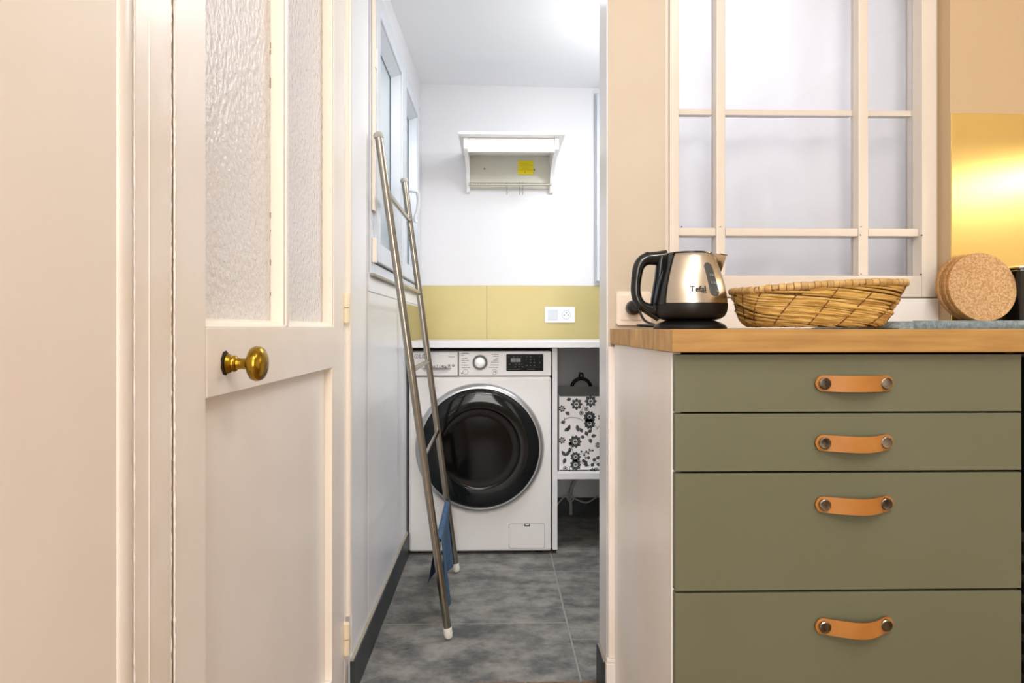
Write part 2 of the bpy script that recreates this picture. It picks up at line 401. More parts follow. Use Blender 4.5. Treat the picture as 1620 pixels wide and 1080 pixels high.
# ------------------------------------------------------------------ floors
fl = struct(obj('floor', bx(-0.52, XE, 1.828, YB + 0.02, -0.05, -0.0010), 'grout'), 'grey stone-look tiles of the laundry floor')
g = 0.0022
cols = [(-0.40, 0.2285, [1.828, 2.195, 2.651, 3.107, 3.47]), (0.2285, 0.83, [1.828, 2.077, 2.655, 3.10, 3.47]),
        (0.83, 1.43, [1.828, 2.30, 2.75, 3.2, 3.47]), (1.43, 2.08, [1.828, 2.077, 2.655, 3.10, 3.47])]
for x0, x1, ys in cols:
    for y0, y1 in zip(ys, ys[1:]):
        o = obj('tile', bx(x0 + g, x1 - g, y0 + g, y1 - g, -0.012, random.uniform(-0.0006, 0.0004), bev=0.001, seg=1), 'tile', fl)
fk = struct(obj('floor', bx(-0.52, XE, -2.4, 1.828, -0.05, -0.004), 'gap'), 'brown wooden kitchen floor')
for i in range(18):
    x0 = -0.50 + i * 0.145
    obj('plank', bx(x0, x0 + 0.143, -2.3, 1.83, -0.02, 0, bev=0.001, seg=1), 'plank', fk)
# skirtings
bs = struct(obj('baseboard_left', bx(XW, XW + 0.012, 1.765, YB, 0, 0.090), 'slate_skirt'), 'dark slate skirting along the white wall')
obj('seal', bx(XW, XW + 0.0085, 1.768, YB, 0.090, 0.0945), 'skirt_top', bs)
bs = struct(obj('baseboard_back', bx(XW, XE, YB - 0.012, YB, 0, 0.090), 'slate_skirt'))
bs = struct(obj('baseboard_jamb', bx(XJ - 0.014, XJ - 0.003, YK + 0.012, YJ - 0.015, 0, 0.094, bev=0.0015, seg=1), 'slate_skirt'), 'short dark skirting on the doorway jamb')
obj('seal', bx(XJ - 0.010, XJ - 0.003, YK + 0.012, YJ - 0.015, 0.094, 0.097), 'skirt_top', bs)
# casing between jamb and cabinet, with its plinth block
b = bx(XJ - 0.002, PX(976, YK - .012), YK - 0.012, YK, 0.115, ZW - 0.045, bev=0.002)
struct(obj('trim_1', b, 'cream_gloss', smooth=40), 'narrow cream casing beside the cabinet side panel')
b = bx(XJ - 0.008, PX(978, YK - .02), YK - 0.02, YK, 0, 0.105, bev=0.003)
box(b, XJ - 0.006, PX(977.5, YK - .02), YK - 0.018, YK, 0.105, 0.115, bev=0.003)
struct(obj('trim_2', b, 'cream_gloss', smooth=40), 'cream plinth block at the foot of the casing')

# ------------------------------------------------------------------ the old glazed door in the left wall
Y_ = lambda px: PY(px, XL)
casing = thing('door_1_casing', 'cream moulded door surround left of the glazed door', None, (XL, 0.75, 0), kind='structure')
y185, y215, y272 = Y_(187), Y_(213), Y_(272)
obj('casing_board', bx(-0.47, XL, y215, y272, 0, 2.12, bev=0.0025), 'cream_gloss', casing, smooth=40)
b = B()
prof = []
for k in range(9):      # half-round moulding on the outer edge of the casing
    t = PI * k / 8
    prof.append((XL - 0.0035 + 0.0048 * math.sin(t), (y185 + y215) / 2 - (y215 - y185) / 2 * math.cos(t)))
prof = [(-0.41, y185)] + prof + [(-0.41, y215)]
poly(b, [(x, y, 0) for x, y in prof], (0, 0, 2.14))
obj('moulding', b, 'cream_gloss', casing, smooth=50)
obj('bead', bx(XL - 0.003, XL + 0.0006, Y_(235), Y_(237.5), 0, 2.12, bev=0.001, seg=1), 'cream_gloss', casing)
obj('head_board', bx(-0.47, XL, y272, 1.79, 2.075, 2.14, bev=0.002), 'cream_gloss', casing)
obj('gap_shade_strip', bx(-0.46, XL - 0.0022, y272 - 0.002, y272 + 0.012, 0, 2.07), 'gap', casing)  # dark strip set into the door gap in place of its shade
# right-hand frame with round bead
obj('frame_board', bx(-0.47, XL + 0.001, 1.744, 1.787, 0, 2.10, bev=0.002), 'cream_gloss', casing, smooth=40)
b = B(); prof = [(-0.387, 1.757)] + [(XL + 0.011 * math.sin(PI * k / 8), 1.769 - 0.012 * math.cos(PI * k / 8)) for k in range(9)] + [(-0.387, 1.781)]
poly(b, [(x, y, 0.21) for x, y in prof], (0, 0, 1.88))
obj('frame_bead', b, 'bead_paint', casing, smooth=50)

door = thing('door_1', 'old cream door with patterned glass panes and brass knob', None, (XL, 0.82, 0), kind='structure')
D0, D1 = Y_(276), 1.741
XB = XL - 0.040
oa0, oa1, ob0, ob1 = Y_(327), Y_(453.5), Y_(457.5), Y_(529)
pa0, pa1 = Y_(332), Y_(526)
zg, zp1, zp0 = 0.951, 0.855, 0.122
pt = 'door_paint'
def dpiece(name, y0, y1, z0, z1, m=pt, bev=0.0022):
    return obj(name, bx(XB, XL, y0, y1, z0, z1, bev=bev), m, door, smooth=40)
dpiece('stile', D0, oa0, 0.015, 2.06, bev=0.004); dpiece('stile', ob1, D1, 0.015, 2.06)
dpiece('rail', oa0, ob1, zp1, zg); dpiece('rail', oa0, ob1, 0.015, zp0); dpiece('rail', oa0, ob1, 1.95, 2.06)
b = bx(XB, XL, oa1, ob0, zg, 1.95, bev=0.003)
obj('muntin', b, pt, door, smooth=40)
obj('panel', bx(XB + 0.010, XL - 0.017, pa0 - 0.004, pa1, zp0 - 0.01, zp1 + 0.01, bev=0), pt, door)
box(b := B(), XB + 0.008, XL, pa1 - 0.004, ob1 + 0.001, zp0, zp1, 0.001)
obj('panel_edge', b, 'bead_paint', door)
XG = XL - 0.026
for y0, y1 in ((oa0, oa1), (ob0, ob1)):
    obj('pane', bx(XG - 0.004, XG, y0 - 0.006, y1 + 0.006, zg - 0.006, 1.956), 'pattern_glass', door)
    # stepped glazing beads: far side and bottom catch the light
    b = B()
    for s, (d0, hgt) in enumerate(((0.006, 0.0115), (0.013, 0.008), (0.019, 0.0045))):
        box(b, XG, XL - d0 + 0.0035, y1 - 0.0025 - (2 - s) * 0.0026 - 0.0035, y1 - (2 - s) * 0.0026, zg, 1.95, bev=0.001, seg=2)
    obj('glazing_bead', b, 'bead_paint', door, smooth=40)
    b = B(); poly(b, [(XL - 0.001, y0, zg), (XL - 0.003, y0, zg + 0.003), (XL - 0.010, y0, zg + 0.005), (XL - 0.013, y0, zg + 0.009), (XG, y0, zg + 0.012), (XG, y0, zg)], (0, y1 - y0, 0))
    obj('glazing_bead', b, 'bead_paint', door)
rg = random.Random(11)
b = B()
for _ in range(16):
    z = rg.uniform(.98, 1.9); box(b, XG, XG + .0008, oa1 - .0128, oa1 - .0108, z, z + rg.uniform(.002, .012))
obj('putty_gaps', b, 'gap', door)
for nm, par, yy, rr0, n_ in (('paint_ridge', door, D0 + .0012, .0014, 420), ('paint_ridge', casing, y272 - .0008, .0008, 420), ('paint_ridge', casing, y215 + .0005, .0010, 300)):
    pts = [(XL - .0006, yy + rg.uniform(-.0004, .0004), .02 + 2.0 * q / n_) for q in range(n_ + 1)]
    obj(nm, tube(B(), pts, [rr0 * rg.choice((.5, .7, .9, 1, 1.1, 1.5)) for _ in pts], 6), pt, par, smooth=80)
# hinges
for py0, py1 in ((463, 511), (985, 1036)):
    z1, z0 = PZ(py0, XL, 1.742), PZ(py1, XL, 1.742); zm = (z0 + z1) / 2
    h = obj('hinge', lathe(lathe(B(), [(0, z1), (0.007, z1), (0.0085, z1 - .003), (0.0085, zm + 0.001), (0, zm + 0.001)], (XL + 0.005, 1.742, 0), seg=16), [(0, zm - .001), (0.0085, zm - .001), (0.0085, z0 + .003), (0.007, z0), (0, z0)], (XL + 0.005, 1.742, 0), seg=16), 'hinge_paint', door, smooth=40)
    obj('hinge_pin', lathe(B(), [(0, z0 + .002), (.0065, z0 + .002), (.0065, z1 - .002), (0, z1 - .002)], (XL + .005, 1.742, 0), seg=12), 'gap', h)
# knob
ky = PY(358, XL); kz = PZ(575, XL, ky)
kb = B(); prof = [(0.0, -0.001), (0.0135, -0.001), (0.0145, 0.003), (0.0125, 0.007), (0.0105, 0.009), (0.012, 0.011), (0.0115, 0.0135), (0.0085, 0.016), (0.0075, 0.022), (0.0082, 0.028), (0.011, 0.031),
                  (0.018, 0.0335), (0.0232, 0.037), (0.0252, 0.0425), (0.0246, 0.048), (0.0215, 0.0525), (0.015, 0.0558), (0.007, 0.0572), (0, 0.0575)]
lathe(kb, prof, (XL, ky, kz), 'X', seg=48)
k = obj('knob', kb, 'brass_knob', door, smooth=40, label='tarnished round brass door knob')
hb = B(); lathe(hb, [(0, 0), (0.019, 0), (0.0165, 0.0012), (0, 0.0012)], (XL - 0.0004, ky - 0.003, kz + 0.001), 'X', seg=9)
obj('worn_patch', hb, 'dark_hole', k)

# ------------------------------------------------------------------ laundry window in the left wall
w1 = thing('window_1', 'white laundry window with two frosted sashes', None, (XW, 2.66, 1.1), kind='structure')
def ring(bm, x0, x1, y0, y1, z0, z1, w_, bev=0.003):
    box(bm, x0, x1, y0, y0 + w_, z0, z1, bev); box(bm, x0, x1, y1 - w_, y1, z0, z1, bev)
    box(bm, x0, x1, y0 + w_, y1 - w_, z0, z0 + w_, bev); box(bm, x0, x1, y0 + w_, y1 - w_, z1 - w_, z1, bev)
b = B(); ring(b, -0.44, XW + 0.004, 2.045, 3.27, 1.112, 2.02, 0.035); obj('window_frame', b, 'upvc', w1, smooth=40)
for s0, s1 in ((2.082, 2.70), (2.703, 3.233)):
    b = B(); ring(b, -0.425, XW + 0.016, s0, s1, 1.15, 1.985, 0.062, 0.006)
    sash = obj('sash', b, 'upvc', w1, smooth=45)
    y0, y1, z0, z1 = s0 + .06, s1 - .06, 1.21, 1.925
    xo, xi, d = XW + 0.012, -0.402, 0.022          # sloping glazing reveal
    b = B(); O = [(xo, y0, z0), (xo, y1, z0), (xo, y1, z1), (xo, y0, z1)]; I = [(xi, y0 + d, z0 + d), (xi, y1 - d, z0 + d), (xi, y1 - d, z1 - d), (xi, y0 + d, z1 - d)]
    Kk = [(xi - .01, p[1], p[2]) for p in O]
    for i in range(4):
        j = (i + 1) % 4; vv = [b.verts.new(p) for p in (O[i], O[j], I[j], I[i], Kk[i], Kk[j])]
        b.faces.new(vv[:4]); b.faces.new((vv[0], vv[1], vv[5], vv[4])); b.faces.new((vv[3], vv[2], vv[5], vv[4]))
    obj('glazing_bead', b, 'upvc', sash)
    obj('pane', bx(-0.412, -0.406, s0 + .055, s1 - .055, 1.205, 1.93), 'frosted_glass', sash)
b = bx(XW + .004, XW + .013, 2.048, 2.078, 1.30, 1.95, bev=0.002); box(b, XW + .004, XW + .016, 2.052, 2.076, 1.145, 1.22, bev=.002); box(b, XW + .004, XW + .016, 2.052, 2.076, 1.73, 1.79, bev=.002)
obj('hinge_cover', b, 'plastic_ivory', w1, smooth=40)
b = bx(XW + .0162, XW + .026, 2.69, 2.722, 1.405, 1.52, bev=.004)
hp = [(XW + .024, 2.706, 1.49), (XW + .048, 2.706, 1.49), (XW + .062, 2.716, 1.486), (XW + .066, 2.728, 1.46), (XW + .062, 2.735, 1.42), (XW + .052, 2.735, 1.385), (XW + .057, 2.736, 1.37)]
tube(b, smooth_pts(hp, 5), 0.0075, 10)
obj('handle', b, 'upvc', w1, smooth=50)
obj('window_sill', bx(XW, XW + .012, 2.045, 3.27, 1.104, 1.114, bev=.002), 'skirt_top', w1)

# ------------------------------------------------------------------ inner window in the kitchen wall
w2 = thing('window_2', 'cream multi-pane inner window above the worktop', None, (0.7, YK, 1.03), kind='structure')
PXk = lambda px: PX(px, YK)
fy0, fy1 = YK - 0.010, YK + 0.055
gx0, gx1, gz0 = PXk(1073), PXk(1455), PZ(436, .7, YK)
def fb(name, x0, x1, z0, z1, y0=fy0, y1=fy1, bev=0.003, m='window_paint'):
    return obj(name, bx(x0, x1, y0, y1, z0, z1, bev=bev), m, w2, smooth=40)
fb('frame', PXk(1058), gx0, ZF0, 2.2); fb('frame', gx1, PXk(1478), ZF0, 2.2); fb('frame', gx0, gx1, ZF0, gz0); fb('frame', gx0, gx1, 2.1, 2.2)
fb('rebate', PXk(1052), PXk(1059), ZF0, 2.2, YK + 0.003, fy1); fb('rebate', PXk(1477), XF1 + .004, ZF0, 2.2, YK - .001, fy1)
ym0, ym1 = YK + 0.004, YK + 0.045
mx = [(PXk(1133.5), PXk(1148.5)), (PXk(1359), PXk(1375))]
for x0, x1 in mx: fb('muntin', x0, x1, gz0, 2.1, ym0 - 0.002, ym1, 0.004)
zb0, zb1 = PZ(373, .7, YK), PZ(360.5, .7, YK); zt0, zt1 = PZ(176, .7, YK), PZ(166, .7, YK)
xs = [gx0, mx[0][0], mx[0][1], mx[1][0], mx[1][1], gx1]
for i in (0, 2, 4):
    fb('glazing_bar', xs[i], xs[i + 1], zb0, zb1, ym0, ym1, 0.003)
    fb('glazing_bar', xs[i], xs[i + 1], zt0, zt1, YK + 0.035, YK + 0.055, 0.002)
    for z0, z1 in ((gz0, zb0), (zb1, zt0), (zt1, 2.1)):
        obj('pane', bx(xs[i], xs[i + 1], YK + 0.030, YK + 0.033, z0, z1), 'clear_glass', w2)
b = B()
for px, py in ((1079, 359), (1140, 359), (1363, 358), (1454, 372), (1363, 433), (1453, 434), (1362, 371)):
    lathe(b, [(0, -0.002), (0.0018, -0.002), (0.0018, 0.001), (0, 0.001)], (PXk(px), (ym0 if 1075 < px < 1440 else fy0) , PZ(py, .7, YK)), 'Y', seg=8)
obj('nail_heads', b, 'stitch', w2)
# white cloth hung behind the panes
def cl(u, v):
    x = PXk(1045) + u * (PXk(1490) - PXk(1045)); z = 1.0 + v * 1.15
    f = 0.010 * math.sin(u * 23 + 1.2 * math.sin(v * 3)) * (1.1 - v * .5) + 0.014 * noise.noise(Vector((x * 7, z * 2.2, 0))) + 0.008 * noise.noise(Vector((x * 14, z * 9, 3)))
    return Vector((x, YJ + 0.03 + f, z))
c = obj('cloth', sheet(B(), 90, 70, cl, (0, 1, 0), 0.0015), 'white_cloth', smooth=180)
tag(c, 'white wrinkled cloth hung behind the panes of the inner window', 'curtain')
# white wooden sill strip under the inner window
struct(obj('trim_3', bx(PXk(1100), XBR, YK - 0.008, YK, ZW, PZ(472, .9, YK), bev=0.002), 'white_lacquer', smooth=40), 'white strip under the inner window')

# ------------------------------------------------------------------ kitchen: drawer cabinet, oven, worktop
YC = 1.138
cx0, cx1 = 0.2985, PX(1617.5, YC)
cab = thing('drawer_cabinet', 'olive green drawer cabinet with tan leather pulls under the oak worktop', 'cabinet', ((cx0 + cx1) / 2, 1.4, 0))
b = bx(cx0, cx0 + 0.016, YC + .018, YK - 0.012, 0.0, 0.908, bev=.0008, seg=1); obj('side_panel', b, 'carcass', cab)
b = bx(cx1 - 0.016, cx1, YC + .02, YK - 0.03, 0.1, 0.908); box(b, cx0 + .016, cx1 - .016, YC + .04, YK - .03, .1, .116); box(b, cx0 + .016, cx1 - .016, YK - .045, YK - .03, .116, .908)
obj('carcass', b, 'black_matte', cab)
obj('plinth', bx(cx0 + .016, cx1, YC + .06, YC + .076, 0, .098), 'carcass', cab)
zs = [(0.9050, 0.8080), (0.8052, 0.7085), (0.7050, 0.5080), (0.5040, 0.1060)]
hx = PX(1349, YC); hpy = [606, 699.5, 796.5, 988]
sag = [0.0, 0.0020, 0.0025, 0.0045]
for (z1, z0), py, sg in zip(zs, hpy, sag):
    d = obj('drawer', bx(cx0 + .0015, cx1 - .0015, YC, YC + .018, z0, z1, bev=.0012, seg=2), 'green', cab, smooth=40)
    box(bq := B(), cx0 + .02, cx1 - .02, YC + .018, YC + .45, z0 + .02, z1 - .035)
    obj('drawer_box', bq, 'black_matte', d)
    hz = PZ(py, hx, YC - .004); L, H = 0.0665, 0.0135
    def out(t): return YC - 0.0045 - 0.015 * max(0.0, math.sin(PI * min(max((t - 0.12) / 0.76, 0), 1))) ** 0.75
    b = B(); nu = 40
    rows = []
    for i in range(nu + 1):
        t = i / nu; x = -L + 2 * L * t; e = L - abs(x)
        hh = H if e > H else math.sqrt(max(1e-7, H * H - (H - e) ** 2)) 
        hh = max(hh, 0.0012); zc = hz - sg * math.sin(PI * t ** 1.5) ** 2 - (0.5 - t) * sg * 0.6
        y = out(t)
        rows.append([b.verts.new((hx + x, y + dy, zc + s * hh)) for dy, s in ((-.0014, -1), (-.0014, 1), (.0014, 1), (.0014, -1))])
    for A, C in zip(rows, rows[1:]):
        for q in range(4):
            fc = b.faces.new((A[q], A[(q + 1) % 4], C[(q + 1) % 4], C[q])); fc.material_index = 1 if q in (1, 3) else 0
    b.faces.new(rows[0]).material_index = 1; b.faces.new(rows[-1]).material_index = 1
    obj('leather_pull', b, ['leather', 'leather_edge'], d, smooth=35)
    for sx in (-1, 1):
        sxp = hx + sx * (L - 0.0145)
        b = B(); lathe(b, [(0, 0.006), (0.0095, 0.006), (0.0098, 0.0045), (0.0098, 0.0), (0.0085, -0.0012), (0.0, -0.0002)], (sxp, YC - 0.0115, hz - (0.5 - (0.1 if sx < 0 else .9)) * sg * .6), 'Y', seg=28)
        obj('screw', b, 'screw', d, smooth=30)

ox0, ox1 = cx1 + .004, cx1 + .60
ov = thing('dishwasher', 'black appliance front beside the green drawer cabinet', 'appliance', ((ox0 + ox1) / 2, 1.4, 0))
obj('body', bx(ox0, ox1, YC + .012, YK - .07, .1, .905), 'black_matte', ov)
obj('front_panel', bx(ox0 + .002, ox1 - .002, YC - .002, YC + .012, .60, .90, bev=.002), 'display', ov, smooth=40)
for i in range(14):
    z = 0.12 + i * .034
    obj('slat', bx(ox0 + .002, ox1 - .002, YC, YC + .011, z, z + .022, bev=.001, seg=1), 'black_matte', ov)
# oak worktop made of staves
wx0 = PX(1063, 1.118); wx1 = XE - .02
wt = thing('worktop', 'thick oiled oak worktop running over the green cabinet', 'worktop', (wx0, 1.118, ZW - .038))
ys = [1.118 + i * (YK - 1.118) / 14 for i in range(15)]
for i, (y0, y1) in enumerate(zip(ys, ys[1:])):
    e = 0.0 if i in (0, 13) else random.uniform(0, .0004)
    t = B(); x = wx0
    while x < wx1 - .001:
        ln = random.uniform(.9, 1.5) if i == 0 else random.uniform(.35, .8)
        x2 = min(x + ln, wx1)
        if wx1 - x2 < .2: x2 = wx1
        bb = bx(x + (e if x == wx0 else 0), x2, y0, y1, ZW - .038, ZW - e * .4, bev=.0009 if i else .0014, seg=1)
        for f in bb.faces:
            f.normal_update()
            f.material_index = 1 if abs(f.normal.x) > .9 else 0
        obj('stave', bb, ['oak', 'oak_end'], wt)
        x = x2

# brass sheet
sp = obj('splashback', bx(XBR + .001, XE - .02, YBR - .0045, YBR - .0003, ZW + .001, PZ(180, XBR, YBR), bev=.0006, seg=1), 'brass_sheet', loc=(XBR, YBR, ZW))
tag(sp, 'shiny brushed brass sheet behind the cork trivets', 'splashback')

# wall socket
sx0, sx1 = PX(975.5, YK - .01), PX(1030, YK - .01); sz0, sz1 = PZ(514, .35, YK), PZ(461, .35, YK)
so = thing('wall_socket', 'ivory square wall socket behind the kettle', 'socket', ((sx0 + sx1) / 2, YK, sz0))
P = rrect(sx0, sx1, sz0, sz1, .006); b = B(); poly(b, [(x, YK - .010, z) for x, z in P], (0, .010, 0)); obj('plate', b, 'plastic_ivory', so, smooth=40)
P = rrect(sx0 + .010, sx1 - .010, sz0 + .013, sz1 - .010, .004); b = B(); poly(b, [(x, YK - .013, z) for x, z in P], (0, .004, 0)); obj('insert', b, 'plastic_ivory', so, smooth=40)

# ------------------------------------------------------------------ kettle
KX, KY, KZ = PX(1091, 1.42), 1.42, ZW + .0003
kt = thing('kettle', 'small brushed steel electric kettle with black handle on its base', 'kettle', (KX, KY, KZ))
BR = [(0.052, 0.0760), (0.06, 0.0755), (0.075, 0.0735), (0.09, 0.0705), (0.105, 0.0665), (0.12, 0.0618), (0.135, 0.0565), (0.148, 0.0515), (0.154, 0.0485)]
def br(z):
    for (a, ra), (c_, rc) in zip(BR, BR[1:]):
        if a <= z <= c_: return ra + (rc - ra) * (z - a) / (c_ - a)
    return BR[0][1] if z < BR[0][0] else BR[-1][1]
KC = (KX, KY, KZ)
obj('power_base', lathe(B(), [(0, 0), (.0745, 0), (.0750, .003), (.072, .0075), (.064, .0125), (.055, .0155), (.050, .018), (0, .018)], KC, seg=64), 'black_matte', kt, smooth=35)
obj('lower_shell', lathe(B(), [(0, .0185), (.052, .0185), (.062, .021), (.070, .026), (.0745, .034), (.0765, .044), (.0768, .0525), (.074, .0525), (0, .0525)], KC, seg=64), 'black_matte', kt, smooth=35)
body = obj('body', lathe(B(), [(0, .052)] + [(r, z) for z, r in BR] + [(.046, .1555), (0, .1555)], KC, seg=72), 'kettle_steel', kt, smooth=35)
obj('lid', lathe(B(), [(0, .1553), (.0465, .1553), (.0462, .158), (.038, .1600), (.02, .1610), (0, .1612)], KC, seg=48), 'black', kt, smooth=35)
def onbody(u, z, d=0.0):
    r = br(z); ph = u / .068
    return Vector((KX + (r + d) * math.sin(ph), KY - (r + d) * math.cos(ph), KZ + z))
# black spine where the handle joins
b = B(); prof = [(br(z) + .0028, z) for z in [.050, .06, .075, .09, .105, .12, .135, .148, .156]]
prof = [(.06, .05)] + prof + [(.035, .159)]
lathe(b, prof, KC, seg=24, a0=PI - .62, a1=PI + .62, cap=False)
obj('spine', b, 'black', kt, smooth=60)
hpts = [(-.048, .150), (-.070, .1475), (-.092, .1455), (-.106, .132), (-.1115, .108), (-.1135, .080), (-.109, .060), (-.098, .047), (-.080, .040), (-.064, .040)]
hpts = smooth_pts([(KX + x, KY, KZ + z) for x, z in hpts], 6)
rr = []; nH = len(hpts)
for i in range(nH):
    t = i / (nH - 1); rr.append(.0155 - .0050 * min(1, t * 2.0) + .004 * max(0, t - .75) * 4)
b = B(); tube(b, hpts, rr, 16, rz=.0125, up=(0, 1, 0)) if False else tube(b, hpts, .0125, 16, rz=rr, up=(0, 1, 0))
# inner upright of the handle loop
tube(b, smooth_pts([(KX - .060, KY, KZ + .150), (KX - .0625, KY, KZ + .135), (KX - .0665, KY, KZ + .10), (KX - .071, KY, KZ + .07), (KX - .073, KY, KZ + .04)], 5), .014, 14, rz=[.009] * 5 + [.0085] * 6 + [.009] * 5 + [.010] * 5, up=(0, 1, 0))
lathe(b, [(0, .155), (.009, .155), (.008, .1605), (.004, .1625), (0, .163)], (KX - .088, KY, KZ - .002), seg=16)
tube(b, smooth_pts([(KX - .108, KY, KZ + .052), (KX - .09, KY, KZ + .036), (KX - .066, KY, KZ + .021)], 5), .011, 12, rz=.006, up=(0, 1, 0))
obj('handle', b, 'black', kt, smooth=60)
# spout
b = B(); T = lambda x, y, z: b.verts.new((KX + x, KY + y, KZ + z))
a1, a2, tip, m1, m2, bt, bk = T(.040, -.022, .1555), T(.040, .022, .1555), T(.0785, 0, .1535), T(.0600, -.014, .1545), T(.0600, .014, .1545), T(.0635, 0, .112), T(.04, 0, .12)
lo1, lo2 = T(.052, -.014, .130), T(.052, .014, .130)
for f in ((a1, m1, lo1), (m1, tip, lo1), (tip, bt, lo1), (a2, lo2, m2), (m2, lo2, tip), (tip, lo2, bt), (a1, a2, m2, m1), (m1, m2, tip), (bk, lo1, bt), (bk, bt, lo2), (a1, lo1, bk), (a2, bk, lo2), (a1, bk, a2)): b.faces.new(f)
bmesh.ops.subdivide_edges(b, edges=b.edges[:], cuts=1, use_grid_fill=True)
obj('spout', b, 'kettle_steel', kt, smooth=60)
b = B(); poly(b, [(KX + .060, KY - .0135, KZ + .1550), (KX + .080, KY, KZ + .1538), (KX + .060, KY + .0135, KZ + .1550)], (0, 0, .0016)); obj('spout_rim', b, 'black', kt)
# water level window, following the side of the kettle
def capsule(u0, z0, z1, hw, d, lean):
    P = rrect(-hw, hw, z0, z1, hw, 8); ce = (z0 + z1) / 2
    b = B(); pr = [b.verts.new(onbody(u0 + lean * (z - ce) + x, z, d)) for x, z in P]; pi_ = [b.verts.new(onbody(u0 + lean * (z - ce) + x, z, -.002)) for x, z in P]
    n_ = len(P)
    for i in range(n_): b.faces.new((pr[i], pr[(i + 1) % n_], pi_[(i + 1) % n_], pi_[i]))
    cen = [b.verts.new(onbody(u0 + lean * (z0 + (z1 - z0) * k / 6 - ce), z0 + (z1 - z0) * k / 6, d + .0008)) for k in range(7)]
    for i in range(n_):
        z = P[i][1]; z2 = P[(i + 1) % n_][1]
        k1 = min(6, max(0, round((z - z0) / (z1 - z0) * 6))); k2 = min(6, max(0, round((z2 - z0) / (z1 - z0) * 6)))
        if k1 == k2: b.faces.new((pr[i], cen[k1], pr[(i + 1) % n_]))
        else:
            ks = range(k1, k2, 1 if k2 > k1 else -1); prev = k1
            for kk in ks:
                nx = kk + (1 if k2 > k1 else -1); b.faces.new((pr[i], cen[kk], cen[nx]))
            b.faces.new((pr[i], cen[k2], pr[(i + 1) % n_]))
    return b
obj('level_window', capsule(.0275, .066, .134, .0108, .0012, -.10), 'level_plastic', kt, smooth=50)
txt = text_bm('1.0L', .0075, lambda u, v, d: onbody(.0275 + u, .108 + v, .0027 + d)); obj('level_mark', txt, 'ink_pale', kt)
txt = text_bm('0.5L', .0075, lambda u, v, d: onbody(.0287 + u, .0925 + v, .0027 + d)); obj('level_mark', txt, 'ink_pale', kt)
txt = text_bm('Tefal', .0155, lambda u, v, d: onbody(-.0035 + u, .0795 + v, .0009 + d), bold=.0003); obj('logo', txt, 'ink_dark', kt)
b = B()
for k_, (u0, u1) in enumerate(((.0035, .0060), (.0066, .0078), (.0084, .0125))): grid(b, 2, 1, lambda u, v: onbody(u0 + (u1 - u0) * u, .0715 + .0012 * v, .0005))
obj('small_print', b, 'ink_dark', kt)
# cord and plug
py_ = PX(1003, YK - .02)
b = tube(B(), smooth_pts([(KX - .055, KY + .05, KZ + .006), (KX - .085, KY + .12, KZ + .008), (py_ + .035, YK - .12, KZ + .006), (py_ + .016, YK - .07, KZ + .02), (py_ + .004, YK - .048, PZ(487, .34, YK))], 6), .0032, 8)
obj('cord', b, 'black', kt, smooth=60)
obj('plug', lathe(B(), [(0, -.036), (.010, -.036), (.016, -.030), (.0185, -.022), (.0185, -.004), (.017, 0), (0, 0)], (PX(1003, YK - .03), YK - .0132, PZ(487, .34, YK)), 'Y', seg=28), 'black_matte', kt, smooth=40)

# ------------------------------------------------------------------ basket
BX_, BY_, bz = .638, 1.365, ZW + .0005
bk = thing('basket', 'oval woven straw basket with wrapped cane rim on the worktop', 'basket', (BX_, BY_, bz))
def bpt(a, t, off=0.0):
    sx, sy = math.cos(a), math.sin(a); e = 3.6
    r = (abs(sx) ** e + abs(sy) ** e) ** (-1 / e)
    fl_ = t ** .42
    A = (.108 if sx < 0 else .104) + (.040 if sx < 0 else .044) * fl_ + off; Bb = .070 + .034 * fl_ + off
    if sx > 0: A += .012 * t * t
    x = r * sx * A; y = r * sy * Bb
    H = .080 + .0075 * x / .15 + .0015 * math.sin(3 * a)
    return Vector((BX_ + x, BY_ + y, bz + .004 + (H - .004) * t ** 1.15))
b = B(); n = 72; rows = []
for t in (0, .08, .2, .4, .6, .8, 1.0): rows.append([b.verts.new(bpt(2 * PI * i / n, t, -.002)) for i in range(n)])
inn = [[b.verts.new(bpt(2 * PI * i / n, t, -.006)) for i in range(n)] for t in (1.0, .5, .06)]
allr = rows[::-1]; seq = [*rows, *inn]
for A, C in zip(seq, seq[1:]):
    for i in range(n): b.faces.new((A[i], A[(i + 1) % n], C[(i + 1) % n], C[i]))
b.faces.new(rows[0]); b.faces.new(inn[-1])
obj('lining', b, 'straw_inner', bk, smooth=60)
b = B()
for s in range(250):
    a0 = random.uniform(0, 2 * PI); span = random.uniform(1.2, 2.8); t0 = random.uniform(0.10, 1.25); slope = random.uniform(.38, .62)
    pts = []; m_ = 26
    r0 = random.uniform(.0013, .0028); o0 = random.uniform(-.0012, .0016)
    for k_ in range(m_ + 1):
        a = a0 + span * k_ / m_; t = t0 - slope * (k_ / m_) * span / 2
        if t < .015 or t > 1.0: 
            if pts: break
            continue
        pts.append(bpt(a, t, o0 + .0012 * math.sin(a * 5 + s)))
    if len(pts) > 3: tube(b, pts, r0, 5, rz=r0 * 1.3, up=(0, 0, 1))
obj('weave', b, 'straw', bk, smooth=70, kind='stuff')
for i in range(14):     # diagonal twine lines
    a = 2 * PI * i / 14 + .25
    pts = [bpt(a + .42 * (1 - t) * -1.0, t, .0030 + .0006 * math.sin(t * 50)) for t in [k_ / 14 * .97 + .02 for k_ in range(15)]]
    obj('twine', tube(B(), pts, .0014, 6), 'stitch', bk, smooth=60)
NW = 84
P = [bpt(2 * PI * i / (NW * 2), 1.0, .001) + Vector((0, 0, .003)) for i in range(NW * 2)]
obj('rim', tube(B(), P, .0062, 10, closed=True), 'straw_inner', bk, smooth=60)
